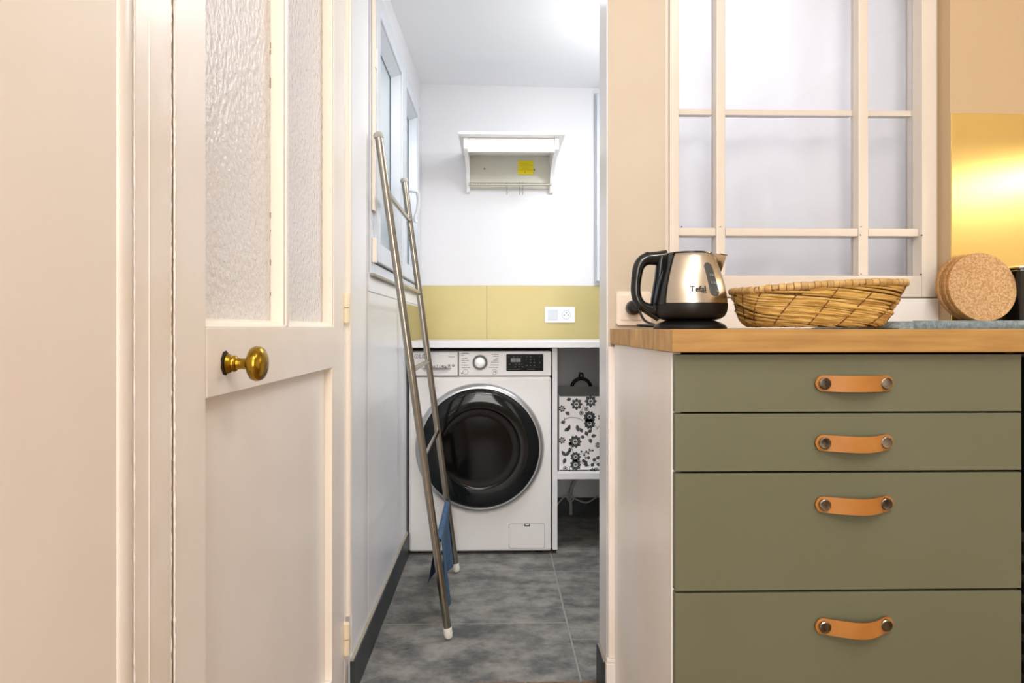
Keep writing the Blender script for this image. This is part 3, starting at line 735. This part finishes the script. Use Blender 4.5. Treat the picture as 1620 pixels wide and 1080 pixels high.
for i in range(NW):
    q = [P[(2 * i - 0) % (2 * NW)], P[(2 * i + 1) % (2 * NW)], P[(2 * i + 2) % (2 * NW)]]
    jr = random.uniform(.0066, .0082)
    q0 = q[0].lerp(q[1], .08); q2 = q[2].lerp(q[1], .08); dz = Vector((0, 0, random.uniform(-.0006, .0006)))
    obj('rim_wrap', tube(B(), [q0 + dz, q[1] + dz, q2 + dz], [jr * .93, jr, jr * .93], 10), 'cane_wrap', bk, smooth=60)

# ------------------------------------------------------------------ drying mat, cork trivets, black appliance
mx0, mx1, my0, my1 = PX(1403, 1.34), 1.62, 1.30, YBR - .012
MZ = ZW + .0005
mt = thing('drying_mat', 'ribbed grey blue dish drying mat lying on the worktop', 'mat', ((mx0 + mx1) / 2, 1.4, MZ))
b = B(); prof = []
def mat_sec(x):
    k_ = min(1, (x - mx0) / .05); h = .0155 * math.sqrt(max(.02, k_ * (2 - k_))); return h
nx, ny = 60, 14; top = []
for i in range(nx + 1):
    x = mx0 + (mx1 - mx0) * i / nx; h = mat_sec(x); row = []
    for j in range(ny + 1):
        y = my0 + (my1 - my0) * j / ny; e = min(1, min(y - my0, my1 - y) / .012 + .35)
        row.append((x, y, MZ + h * min(1, e)))
    top.append([(x, my0, MZ)] + row + [(x, my1, MZ)])
V = [[b.verts.new(p) for p in r_] for r_ in top]
for A, C in zip(V, V[1:]):
    for j in range(len(A) - 1): b.faces.new((A[j], A[j + 1], C[j + 1], C[j]))
    b.faces.new((A[0], C[0], C[-1], A[-1]))
b.faces.new(V[0]); b.faces.new(V[-1])
obj('pad', b, 'mat_fabric', mt, smooth=50)
b = B(); x = mx0 + .03
while x < mx1 - .3:
    tube(b, [(x, my0 - .001, MZ + .0025), (x + .0012, my0 - .0022, MZ + .007), (x + .0026, my0 - .0008, MZ + .0125), (x + .004, my0 + .008, MZ + .0158)], .0011, 5); x += .0034
obj('edge_ribs', b, 'mat_fabric', mt, smooth=60, kind='stuff')

tilt = math.radians(8); R = .0835
labels = ['round cork trivet at the front of the leaning stack', 'second round cork trivet from the front of the leaning stack',
          'third round cork trivet from the front of the leaning stack', 'rearmost round cork trivet resting against the brass sheet']
cxk = PX(1555.5, 1.607)
for i in range(4):
    b = B(); th = .0092
    lathe(b, [(0, 0), (R - .0012, 0)], (0, 0, 0), 'Y', seg=72, cap=False, mi=0)
    lathe(b, [(R - .0012, 0), (R, .0012), (R, th - .0012), (R - .0012, th)], (0, 0, 0), 'Y', seg=72, cap=False, mi=1)
    lathe(b, [(R - .0012, th), (0, th)], (0, 0, 0), 'Y', seg=72, cap=False, mi=0)
    bmesh.ops.remove_doubles(b, verts=b.verts, dist=1e-5)
    for v_ in b.verts: v_.co.z += R
    bmesh.ops.rotate(b, verts=b.verts, matrix=Matrix.Rotation(-tilt, 3, 'X'))
    zmin = min(v_.co.z for v_ in b.verts)
    yb = 1.597 + i * .0118 + random.uniform(-.0006, .0006)
    dx = (0, -.002, .0005, -.003)[i]
    bmesh.ops.translate(b, verts=b.verts, vec=(cxk + dx, yb, MZ + .0162 - zmin))
    o = obj('cork_trivet', b, ['cork', 'cork_edge'], loc=(cxk + dx, yb, MZ + .0162), smooth=40)
    tag(o, labels[i], 'trivet', 'cork trivets leaning on the brass sheet')
ap = thing('kitchen_appliance', 'black appliance casing standing at the right edge of the drying mat', 'appliance', (1.32, 1.60, MZ + .016))
ax0 = PX(1612, 1.60)
b = bx(ax0, ax0 + .2, 1.60, 1.665, MZ + .017, 1.090, bev=.006); obj('body', b, 'black', ap, smooth=40)
obj('top_cap', bx(ax0 - .001, ax0 + .201, 1.598, 1.666, 1.090, 1.098, bev=.003), 'steel', ap, smooth=40)

# ------------------------------------------------------------------ laundry: counter, supports, splash sheets
YW = 2.857
cnt = obj('counter', bx(XW, 1.6, 2.80, YB, .867, .892, bev=.002), 'counter_white', loc=(.2, 2.8, .867), smooth=40)
tag(cnt, 'white laundry counter above the washing machine', 'counter')
dx0, dx1 = PX(873.5, 2.87), PX(881.5, 2.87)
sh = thing('shelf_unit', 'white open shelf unit right of the washing machine', 'shelf unit', (.5, 3.1, 0))
obj('side_panel', bx(dx0, dx1, 2.86, YB - .03, .018, .866, bev=.0015), 'counter_white', sh, smooth=40)
obj('side_panel', bx(.78, .80, 2.86, YB - .03, .018, .866, bev=.0015), 'counter_white', sh, smooth=40)
zsf = PZ(747.5, .35, 2.87)
obj('shelf', bx(dx1, .78, 2.862, YB - .04, zsf - .026, zsf, bev=.0015), 'counter_white', sh, smooth=40)
obj('foot', bx(dx0 + .003, dx1 - .003, 2.88, 2.92, 0.0005, .018), 'black_matte', sh)
obj('foot', bx(.783, .797, 2.88, 2.92, 0.0005, .018), 'black_matte', sh)
zg1 = PZ(451.5, 0, YB - .004)
xs_ = PX(770, YB)
for x0, x1, lb in ((XW + .003, xs_ - .0006, 'satin gold splash sheet on the back wall, left of the seam'), (xs_ + .0006, 1.5, 'satin gold splash sheet on the back wall behind the double socket')):
    tag(obj('splashback', bx(x0, x1, YB - .004, YB, .8922, zg1, bev=.0006, seg=1), 'gold_paint', loc=(x0, YB, .892)), lb, 'splashback')
tag(obj('splashback', bx(XW, XW + .003, 2.79, YB - .004, .8922, 1.050, bev=.0006, seg=1), 'gold_paint', loc=(XW, 3.1, .892)), 'satin gold side sheet beneath the laundry window behind the ladder', 'splashback')
# double plate with switch and French socket
px0, px1 = PX(862, YB - .01), PX(909, YB - .01); pz0, pz1 = PZ(510, .3, YB), PZ(485.5, .3, YB)
ds = thing('wall_socket', 'white double plate with switch and socket on the gold sheet', 'socket', ((px0 + px1) / 2, YB - .004, pz0))
b = B(); poly(b, [(x, YB - .013, z) for x, z in rrect(px0, px1, pz0, pz1, .004)], (0, .0088, 0)); obj('plate', b, 'white_lacquer', ds, smooth=40)
b = B(); poly(b, [(x, YB - .016, z) for x, z in rrect(px0 + .014, px0 + .066, pz0 + .013, pz1 - .013, .003)], (0, .004, 0)); obj('switch', b, 'upvc', ds, smooth=40)
xc, zc = px1 - .042, (pz0 + pz1) / 2
sc_ = obj('outlet', lathe(B(), [(.024, -.0005), (.022, -.0015), (.0195, -.001), (.019, .001), (0, .001)], (xc, YB - .0132, zc), 'Y', seg=28, cap=False), 'upvc', ds, smooth=40)
b = B()
for dx, dz in ((-.0095, -.002), (.0095, -.002), (0, .009)): lathe(b, [(0, -.0012), (.0027, -.0012), (.0027, 0), (0, 0)], (xc + dx, YB - .0132, zc + dz), 'Y', seg=10)
obj('holes', b, 'ink_dark', sc_)

# ------------------------------------------------------------------ washing machine
wxa, wxb = PX(646.5, YW), PX(872.5, YW)
WZ1 = .852; WZ0 = .008
wm = thing('washing_machine', 'white front-loading washing machine with dark round door', 'washing machine', ((wxa + wxb) / 2, 3.1, 0))
zsm = PZ(595, -.05, YW)
b = B(); box(b, wxa, wxb, YW, YW + .55, WZ0 + .005, zsm - .001, bev=.012, seg=3); obj('body', b, 'washer', wm, smooth=50)
qs = PX(724.6, YW); b = bx(qs, wxb, YW, YW + .55, zsm + .0005, WZ1, bev=.006, seg=3); box(b, wxa, qs + .006, YW + .052, YW + .55, zsm + .0005, WZ1, bev=.003); obj('control_panel', b, 'washer_panel', wm, smooth=50)
for fx in (wxa + .05, wxb - .05):
    for fy in (YW + .05, YW + .5): obj('foot', lathe(B(), [(0, .0005), (.02, .0005), (.02, .014), (0, .014)], (fx, fy, 0), seg=16), 'black_matte', wm)
# soap drawer with scooped grip
qx0, qx1 = PX(648, YW), PX(724, YW); qz0, qz1 = zsm + .003, WZ1 - .004
def scoop(u, v):
    x = qx0 + (qx1 - qx0) * u; z = qz0 + (qz1 - qz0) * v
    hx_ = (u - .56) / .30; lim = .33
    d = 0
    if abs(hx_) < 1 and v < lim:
        dep = .045 * math.sqrt(max(0, 1 - hx_ * hx_)); lower = lim - .26 * math.sqrt(max(0, 1 - hx_ * hx_)) - .02
        if v > lower: d = dep * ((v - lower) / (lim - lower)) ** 1.0
    return Vector((x, YW - .002 + d, z))
b = sheet(B(), 60, 50, scoop, (0, 1, 0), .003)
dr = obj('soap_drawer', b, 'washer_panel', wm, smooth=25)
fp = lambda cx, cz, y=YW - .0022: (lambda u, v, d: Vector((cx + u, y - d, cz + v)))
def FZ(py): return PZ(py, -.05, YW)
t_ = text_bm('LG', .026, fp(PX(669, YW), FZ(563.5)), bold=.0002); 
lathe(t_, [(.0078, 0), (.0078, -.0005), (.0092, -.0005), (.0092, 0)], (PX(659, YW), YW - .0022, FZ(563.5)), 'Y', seg=24, cap=False)
box(t_, PX(659, YW) - .001, PX(659, YW) + .001, YW - .0027, YW - .0022, FZ(563.5) - .004, FZ(563.5) + .004)
box(t_, PX(659, YW), PX(659, YW) + .005, YW - .0027, YW - .0022, FZ(563.5) - .004, FZ(563.5) - .0025)
obj('logo', t_, 'ink', dr)
obj('print', text_bm('Steam', .011, fp(PX(714.5, YW), FZ(563.8))), 'ink', dr)
obj('print', text_bm('Inverse 7 / 4kg', .0155, fp(PX(689, YW), FZ(579.3)), bold=.0001), 'ink_dark', dr)
b = B()
for px in (710.5, 717): lathe(b, [(.003, 0), (.003, -.0005), (.0055, -.0005), (.0055, 0)], (PX(px, YW), YW - .0022, FZ(578)), 'Y', seg=12, cap=False); box(b, PX(px, YW) - .0015, PX(px, YW) + .0015, YW - .0027, YW - .0022, FZ(578) - .0015, FZ(578) + .0015)
obj('print', b, 'ink', dr)
obj('panel_joint', bx(PX(725.2, YW), PX(726.2, YW), YW - .0006, YW + .001, zsm + .002, WZ1 - .005), 'ink', wm)
# programme lettering on the panel: rows of short strokes, too small in the photograph to read
b = B(); rows_ = []
rnd = random.Random(3)
def dash_row(pxa, pxb, py, bb):
    x = pxa
    while x < pxb - .4:
        l_ = rnd.uniform(.7, 1.6); x2 = min(x + l_, pxb); hh = rnd.uniform(.0014, .0021)
        box(bb, PX(x, YW), PX(x2, YW), YW - .0006, YW + .0002, FZ(py) - hh, FZ(py) + hh * rnd.uniform(.3, 1)); x = x2 + .35
for py, L_ in ((558.3, 12), (562, 4), (566.5, 9), (570, 12), (573.5, 9), (577.3, 11), (581, 14)): dash_row(730, 730 + L_, py, b)
for py, L_ in ((560, 11), (563.2, 9), (566, 5), (569.5, 9), (572.8, 12), (577, 13), (580.8, 15)): dash_row(789 - L_, 789, py, b)
obj('programme_print', b, 'ink', wm)
b = B()
for px, py in ((736.5, 588), (782.3, 588)): lathe(b, [(.0098, 0), (.0098, -.0012), (.011, -.0012), (.0115, 0)], (PX(px, YW), YW, FZ(py)), 'Y', seg=24, cap=False)
obj('button_ring', b, 'ink_pale', wm, smooth=40)
b = B(); xq = PX(782.3, YW); zq = FZ(588)
poly(b, [(xq - .0045, YW - .0005, zq - .003), (xq - .0045, YW - .0005, zq + .003), (xq - .0005, YW - .0005, zq)], (0, .0006, 0)); box(b, xq + .001, xq + .0022, YW - .0006, YW, zq - .003, zq + .003); box(b, xq + .0032, xq + .0044, YW - .0006, YW, zq - .003, zq + .003)
box(b, PX(730, YW), PX(732, YW), YW - .0006, YW, FZ(591), FZ(589)); 
obj('button_symbol', b, 'ink_dark', wm)
kn = obj('dial', lathe(B(), [(.034, 0), (.0335, -.004), (.0305, -.006), (.0285, -.005), (.0275, 0)], (PX(759.3, YW), YW, FZ(573)), 'Y', seg=40, cap=False), 'silver_light', wm, smooth=40)
obj('dial_ring', lathe(B(), [(.0278, 0), (.0275, -.012), (.0250, -.016), (.0215, -.016)], (PX(759.3, YW), YW, FZ(573)), 'Y', seg=40, cap=False), 'black', kn, smooth=40)
obj('dial_cap', lathe(B(), [(.0218, -.0155), (.0212, -.019), (.019, -.0205), (0, -.0195)], (PX(759.3, YW), YW, FZ(573)), 'Y', seg=40, cap=False), 'silver_light', kn, smooth=40)
# display
vx0, vx1, vz0, vz1 = PX(801, YW), PX(859.5, YW), FZ(586.8), FZ(560)
di = obj('display', bx(vx0, vx1, YW - .0016, YW + .002, vz0, vz1, bev=.0006, seg=1), 'display', wm)
b = B(); yq = YW - .0018
for px, py, w_, h_ in ((808, 569.5, 7.5, 6), (816, 569.5, 7.5, 6)): box(b, PX(px, YW), PX(px + w_, YW), yq, yq + .0004, FZ(py + h_ / 2), FZ(py - h_ / 2))
obj('display_digits', b, 'fabric_grey', di)
b = B()
for py, xs2 in ((564, (804, 811.5, 818, 824, 833, 838, 853)), (568.5, (832, 838, 844)), (573.5, (838, 844, 853)), (576, (805, 815, 820, 825)), (578, (832, 838, 844)), (580, (814.5, 820, 825))):
    for px in xs2: box(b, PX(px, YW), PX(px + rnd.uniform(1.2, 3), YW), yq, yq + .0004, FZ(py) - .0013, FZ(py) + .0011)
for px0_, px1_ in ((803, 822), (834, 846)): box(b, PX(px0_, YW), PX(px1_, YW), yq, yq + .0004, FZ(584.3), FZ(583.7))
obj('display_icons', b, 'ink', di)
# round door
dcx, dcz = PX(759.3, YW), FZ(707.5)
dd = obj('door', lathe(B(), [(.268, .002), (.269, -.006), (.266, -.016), (.260, -.024), (.253, -.027), (.248, -.0265), (.246, -.022)], (dcx, YW, dcz), 'Y', seg=128, cap=False), 'silver', wm, smooth=50)
obj('door_glass', lathe(B(), [(.2475, -.022), (.240, -.028), (.225, -.032), (.195, -.0345), (.17, -.034)], (dcx, YW, dcz), 'Y', seg=96, cap=False), 'dark_glass', dd, smooth=60)
obj('porthole', lathe(B(), [(.1705, -.034), (.168, -.0325), (.16, -.031), (.13, -.032), (.08, -.0345), (.0, -.036)], (dcx, YW, dcz), 'Y', seg=64, cap=False), 'black_glass', dd, smooth=60)
# filter flap
fx0, fx1, fz0, fz1 = PX(805, YW), PX(862, YW), FZ(867.5), FZ(828)
P = rrect(fx0, fx1, fz0, fz1, .008); P2 = rrect(fx0 + .0018, fx1 - .0018, fz0 + .0018, fz1 - .0018, .0065)
b = B(); a_ = [b.verts.new((x, YW - .0004, z)) for x, z in P]; c2 = [b.verts.new((x, YW - .0004, z)) for x, z in P2]; n_ = len(P)
for i in range(n_): b.faces.new((a_[i], a_[(i + 1) % n_], c2[(i + 1) % n_], c2[i]))
fj = B(); poly(fj, [(x, YW - .0014, z) for x, z in P2], (0, .0014, 0))
ff = obj('filter_flap', fj, 'washer', wm); obj('flap_joint', b, 'ink_pale', ff)
b = B(); poly(b, [(x, YW - .002, z) for x, z in rrect(PX(829.5, YW), PX(838.5, YW), fz1 - .012, fz1 + .001, .003)], (0, .001, 0)); bo = obj('flap_latch', b, 'ink_dark', ff)
b = B(); poly(b, [(x, YW - .0024, z) for x, z in rrect(PX(831, YW), PX(837, YW), fz1 - .0085, fz1 - .0005, .002)], (0, .001, 0)); obj('flap_tab', b, 'washer', ff)

# ------------------------------------------------------------------ storage box, iron ring, hose
bx0, bx1, by0, by1 = PX(884.5, 2.90), .70, 2.90, 3.26
bz0, bz1 = zsf + .0005, PZ(627, .35, 2.90)
sb = thing('storage_box', 'white fabric storage box with dark flower print on the shelf', 'box', ((bx0 + bx1) / 2, 3.1, bz0))
b = bx(bx0, bx1, by0, by0 + .006, bz0, bz1, bev=.002); box(b, bx0, bx0 + .006, by0 + .006, by1, bz0, bz1); box(b, bx1 - .006, bx1, by0 + .006, by1, bz0, bz1); box(b, bx0, bx1, by1 - .006, by1, bz0, bz1 + .012); box(b, bx0, bx1, by0, by1, bz0, bz0 + .006)
obj('shell', b, 'fabric_white', sb, smooth=40)
b = bx(bx0 + .0065, bx1 - .0065, by1 - .009, by1 - .0065, bz0 + .008, bz1 + .012); box(b, bx0 + .0062, bx0 + .0085, by0 + .0062, by1 - .009, bz0 + .008, bz1 - .001); obj('lining', b, 'fabric_grey', sb)
b = B(); yf = by0 - .0005
def W(px, py): return Vector((PX(px, by0), yf, PZ(py, .35, by0)))
def blob(c, rx, rz, rot=0, n=12, wob=0.0):
    vs_ = []
    for k_ in range(n):
        a = 2 * PI * k_ / n; r_ = 1 + wob * math.sin(5 * a)
        x, z = rx * math.cos(a) * r_, rz * math.sin(a) * r_
        vs_.append(b.verts.new(c + Vector((x * math.cos(rot) - z * math.sin(rot), 0, x * math.sin(rot) + z * math.cos(rot)))))
    b.faces.new(vs_)
def leaf(c, L, Wd, rot): 
    pts = [(0, 0), (.3, .8), (.6, .9), (1, 0), (.6, -.9), (.3, -.8)]
    b.faces.new([b.verts.new(c + Vector((x * L * math.cos(rot) - z * Wd * math.sin(rot), 0, x * L * math.sin(rot) + z * Wd * math.cos(rot)))) for x, z in pts])
def C8(x, y): return W(x / 3.6 + 860, y / 3.6 + 560)
def flower(x, y, r, petals=9, sq=1.0):
    c = C8(x, y); r = r / 3.6 * 2.92 / F
    for k_ in range(petals):
        a = 2 * PI * k_ / petals
        leaf(c + Vector((math.cos(a), 0, math.sin(a) * sq)) * r * .28, r * .80, r * .30, a)
    for k_ in range(5):
        a = 2 * PI * k_ / 5; blob(c + Vector((math.cos(a), 0, math.sin(a))) * r * .0, r * .26, r * .22, a, 8); break
    return c
for f_ in ((262, 358, 34, 11), (262, 395, 32, 10), (188, 285, 33, 8), (268, 268, 34, 8), (180, 498, 36, 9), (182, 585, 30, 9), (182, 630, 32, 9), (105, 310, 20, 7), (105, 490, 20, 7), (310, 518, 18, 7), (280, 665, 18, 7), (330, 360, 22, 7)): flower(*f_)
for x, y in ((215, 335), (243, 312), (123, 650), (300, 658)):
    c = C8(x, y); lathe(b, [(.0065, 0), (.0095, 0)], tuple(c), 'Y', seg=12, cap=False); blob(c, .0045, .0045)
for x, y in ((215, 555), (232, 575), (243, 555), (262, 545), (255, 565), (280, 548), (240, 590)): blob(C8(x, y), .0045, .0045)
for x, y, L_, ro in ((150, 345, .022, 2.6), (125, 385, .02, 3.3), (150, 400, .03, -1.9), (190, 400, .03, -1.4), (140, 420, .02, -2.4), (205, 420, .022, -1.0), (250, 465, .02, 2.0), (255, 450, .02, .9), (270, 470, .022, .3), (262, 480, .02, -1.2),
                     (235, 475, .018, 2.9), (125, 580, .03, .9), (125, 580, .026, 2.2), (125, 590, .026, -1.9), (150, 560, .02, 1.6), (215, 610, .018, .2), (230, 625, .02, -.4), (250, 625, .018, 2.4), (270, 640, .018, .9), (285, 615, .018, 1.3), (300, 600, .02, .8), (300, 625, .018, -.3), (255, 600, .014, 1.5), (130, 260, .02, .2), (160, 520, .018, 2.3)):
    leaf(C8(x, y), L_ * 1.1, .0085, ro)
for st in (((115, 375), (150, 360), (200, 365), (225, 380)), ((285, 400), (305, 420)), ((300, 430), (325, 400)), ((150, 520), (165, 545), (165, 570)), ((148, 640), (150, 672)), ((205, 610), (250, 635), (310, 610)), ((200, 570), (230, 565), (285, 545)), ((250, 440), (255, 490)), ((215, 320), (230, 290)), ((120, 360), (118, 400))):
    tube(b, smooth_pts([C8(*p) for p in st], 4), .0010, 4)
obj('flower_print', b, 'fabric_print', sb)
b = B(); rc = Vector((PX(919.5, 3.36), 3.36, .652))
tube(b, [rc + Vector((.047 * math.cos(a), 0, .047 * math.sin(a))) for a in [2 * PI * k_ / 36 for k_ in range(36)]], .0085, 10, closed=True, up=(0, 1, 0))
tube(b, [rc + Vector((.009 * math.cos(a), 0, .062 + .011 * math.sin(a))) for a in [2 * PI * k_ / 20 for k_ in range(20)]], .0042, 8, closed=True, up=(0, 1, 0))
tube(b, [rc + Vector((0, 0, .070)), rc + Vector((0, YB - .002 - 3.36, .072))], .0022, 8)
tag(obj('iron_trivet', b, 'iron', loc=tuple(rc - Vector((0, 0, .055))), smooth=60), 'black iron ring with a small hanging loop hung behind the flower box', 'trivet')
# hose and cable under the shelf
Hy = 3.36
def Hp(px, py, y=Hy): return (PX(px, y), y, PZ(py, .33, y))
b = B(); tube(b, smooth_pts([Hp(911, 757), Hp(905, 770), Hp(902, 785), Hp(903, 800), Hp(903, 813, 3.38)], 5), .0085, 10)
tag(obj('drain_hose', b, 'hose', loc=Hp(903, 813), smooth=60), 'pale drain hose hanging under the shelf', 'hose')
b = B(); tube(b, smooth_pts([Hp(880, 800, 3.34), Hp(890, 788, 3.34), Hp(899, 784, 3.34), Hp(912, 790, 3.34), Hp(928, 795, 3.34), Hp(944, 786, 3.34), Hp(958, 776, 3.34)], 5), .0042, 8)
tube(b, smooth_pts([Hp(896, 778, 3.34), Hp(902, 782, 3.335), Hp(907, 790, 3.335), Hp(900, 793, 3.335), Hp(897, 784, 3.335)], 4), .004, 8)
tag(obj('power_cable', b, 'hose', loc=Hp(912, 795), smooth=60), 'thin white cable looped across the wall under the shelf', 'cable')
struct(obj('trim_4', bx(XW + .62, 1.2, YB - .006, YB, .10, .86), 'white_wall'))

# ------------------------------------------------------------------ towel ladder
Ab, At = Vector((PX(709.5, 2.085), 2.085, .012)), Vector((XW + .030, 2.018, 1.512))
Bb_, Bt = Vector((PX(722, 2.651), 2.651, .012)), Vector((XW + .030, 2.580, 1.500))
ld = thing('towel_ladder', 'brushed steel towel ladder leaning against the white wall by the window', 'ladder', ((Ab.x + Bb_.x) / 2, 2.37, 0))
rr_ = .0122
for P0, P1 in ((Ab, At), (Bb_, Bt)):
    r_ = obj('rail', tube(B(), [P0 + (P1 - P0) * .012, P1], rr_, 20), 'ladder_steel', ld, smooth=60)
    d = (P1 - P0).normalized()
    b = tube(B(), [P1 - d * .004, P1 + d * .003, P1 + d * .010, P1 + d * .014], [rr_ * 1.18, rr_ * 1.3, rr_ * 1.1, rr_ * .5], 18)
    obj('end_cap', b, 'hose', r_, smooth=50)
    b = tube(B(), [P0 - d * .009, P0 - d * .004, P0 + d * .008, P0 + d * .026], [rr_ * .55, rr_ * 1.0, rr_ * 1.12, rr_ * 1.08], 18)
    obj('foot_cap', b, 'foot_white', r_, smooth=50)
rz_ = [1.352, 1.081, .822, .553, .277]
def onr(P0, P1, z): return P0 + (P1 - P0) * ((z - P0.z) / (P1.z - P0.z))
for z in rz_: obj('rung', tube(B(), [onr(Ab, At, z), onr(Bb_, Bt, z)], .0078, 14), 'ladder_steel', ld, smooth=60)
# blue cloth over the lowest rung
r0, r1 = onr(Ab, At, .277), onr(Bb_, Bt, .277)
def dr_(u, v):
    s = .14 + .82 * u; c = r0.lerp(r1, s); a = (v - .42)
    R_ = .0098
    L1, L2 = .225 + .0 * u - .045 * u + .01 * math.sin(u * 9), .185 - .03 * (1 - u)
    tot = L1 + L2 + PI * R_; q = v * tot
    if q < L2:
        h = L2 - q; x, z = -R_ - .14 * h * (1 - .6 * u) - .008 * math.sin(u * 7 + 1) * h / L2, -h
    elif q < L2 + PI * R_:
        t = (q - L2) / R_; x, z = -R_ * math.cos(t), R_ * math.sin(t)
    else:
        h = q - L2 - PI * R_; x, z = R_ + .018 * h / L1 * math.sin(u * 11 + .5) + .03 * h * (1 - u), -h
    sy = -.10 * (1 - u) * (abs(z) / .2) * -.6
    return Vector((c.x + x, c.y + sy + .25 * z * (u - .5) * -0.9, c.z + z))
b = sheet(B(), 26, 60, dr_, (.001, 0, .001), 1.2)
tag(obj('cloth', b, 'denim', loc=(r0.x, 2.4, .277), smooth=180), 'blue denim cloth draped over the lowest ladder rung', 'cloth')

# ------------------------------------------------------------------ wall shelf with hooks and note
YF = YB - .340
sx_l, sx_r = -.148, .286
ws = thing('wall_shelf', 'white bracketed wall shelf with a steel hanging rail', 'wall shelf', (.075, YB, 1.63))
obj('top_board', bx(-.172, .312, YF - .048, YB - .0005, 1.816, 1.830, bev=.004), 'white_lacquer', ws, smooth=50)
def bracket(x0, x1):
    pr = [(YB - .0005, 1.8155), (YF, 1.8155), (YF, 1.775), (YF + .006, 1.765), (YF + .03, 1.757)]
    for k_ in range(1, 13):
        t = k_ / 12; pr.append((YF + .03 + .250 * math.sin(t * PI / 2), 1.757 - .085 * (1 - math.cos(t * PI / 2))))
    pr += [(YB - .050, 1.662), (YB - .040, 1.650), (YB - .028, 1.632), (YB - .012, 1.625), (YB - .0005, 1.628)]
    b = B(); poly(b, [(x0, y, z) for y, z in pr], (x1 - x0, 0, 0)); return b
obj('bracket', bracket(sx_l, sx_l + .018), 'white_lacquer', ws, smooth=40); obj('bracket', bracket(sx_r - .018, sx_r), 'white_lacquer', ws, smooth=40)
obj('front_rail', bx(sx_l + .018, sx_r - .018, YF + .006, YF + .022, 1.752, 1.8155, bev=.002), 'white_lacquer', ws, smooth=40)
obj('back_panel', bx(sx_l + .018, sx_r - .018, YB - .012, YB - .0005, 1.648, 1.8155, bev=.001), 'beige', ws)
b = B()
for px, py in ((766.5, 268), (845, 269)): lathe(b, [(0, -.0015), (.004, -.0015), (.0045, 0), (0, 0)], (PX(px, YB - .012), YB - .012, PZ(py, .1, YB)), 'Y', seg=14)
obj('screw_heads', b, 'screw_head', ws)
yr, zr = YB - .062, PZ(291.5, .05, YB - .062)
obj('hanging_rail', tube(B(), [(sx_l + .012, yr, zr), (sx_r - .012, yr, zr)], .0065, 16), 'steel', ws, smooth=60)
for i, (px, lb) in enumerate(((802, 'leftmost of the three steel S hooks on the shelf rail'), (822, 'middle one of the three steel S hooks on the shelf rail'), (826.5, 'rightmost of the three steel S hooks on the shelf rail'))):
    xh = PX(px, yr); pts = []
    for k_ in range(13):
        a = math.radians(-60 + 240 * k_ / 12); pts.append((xh, yr + .0095 * math.cos(a), zr + .0095 * math.sin(a)))
    pts += [(xh, yr - .008, zr - .015), (xh, yr - .001, zr - .030)]
    for k_ in range(9):
        a = math.radians(10 - 190 * k_ / 8); pts.append((xh + (.002 if k_ > 6 else 0), yr - .011 + .012 * math.cos(a), zr - .042 + .012 * math.sin(a)))
    tag(obj('hook', tube(B(), pts, .0017, 8), 'steel', loc=(xh, yr, zr), smooth=70), lb, 'hook', 'S hooks on the shelf rail')
nx0, nx1, nz0, nz1 = PX(819.5, YB - .013), PX(844, YB - .013), PZ(276.5, .1, YB - .013), PZ(254, .1, YB - .013)
nt_ = obj('sticky_note', sheet(B(), 6, 10, lambda u, v: Vector((nx0 + (nx1 - nx0) * u, YB - .0142 - .006 * (1 - v) ** 3, nz0 + (nz1 - nz0) * v)), (0, 1, 0), .0004), 'note', loc=(nx0, YB - .014, nz0))
tag(nt_, 'yellow sticky note with handwriting on the wall shelf back', 'note')
b = B(); rn = random.Random(5)
for k_, (z_, a_0, a_1) in enumerate(((.80, .10, .62), (.68, .15, .9), (.56, .2, .75), (.44, .3, .7), (.34, .12, .92))):
    pts = []; m_ = 22
    for q in range(m_ + 1):
        u_ = a_0 + (a_1 - a_0) * q / m_; v_ = z_ + rn.uniform(-.025, .025)
        pts.append((nx0 + (nx1 - nx0) * u_, YB - .0146 - .006 * (1 - v_) ** 3, nz0 + (nz1 - nz0) * v_))
    tube(b, pts, .00042, 4)
zz = nz0 + .16 * (nz1 - nz0); tube(b, [(nx0 + .45 * (nx1 - nx0), YB - .0185, zz - .004), (nx0 + .45 * (nx1 - nx0), YB - .0182, zz + .006)], .0012, 5)
obj('handwriting', b, 'ink_dark', nt_)
# cupboard edge at the right of the back wall
wc = thing('wall_cupboard', 'slim white wall cupboard at the right end of the laundry back wall', 'cupboard', (.7, YB, 1.18))
cxa = PX(942, YB - .03); cza, czb = PZ(446, .5, YB - .03), PZ(147, .5, YB - .03)
obj('body', bx(cxa, cxa + .5, YB - .028, YB - .0005, cza, czb, bev=.002), 'upvc', wc, smooth=40)
obj('door', bx(cxa + .004, cxa + .496, YB - .046, YB - .029, cza + .004, czb - .004, bev=.004), 'upvc', wc, smooth=40)
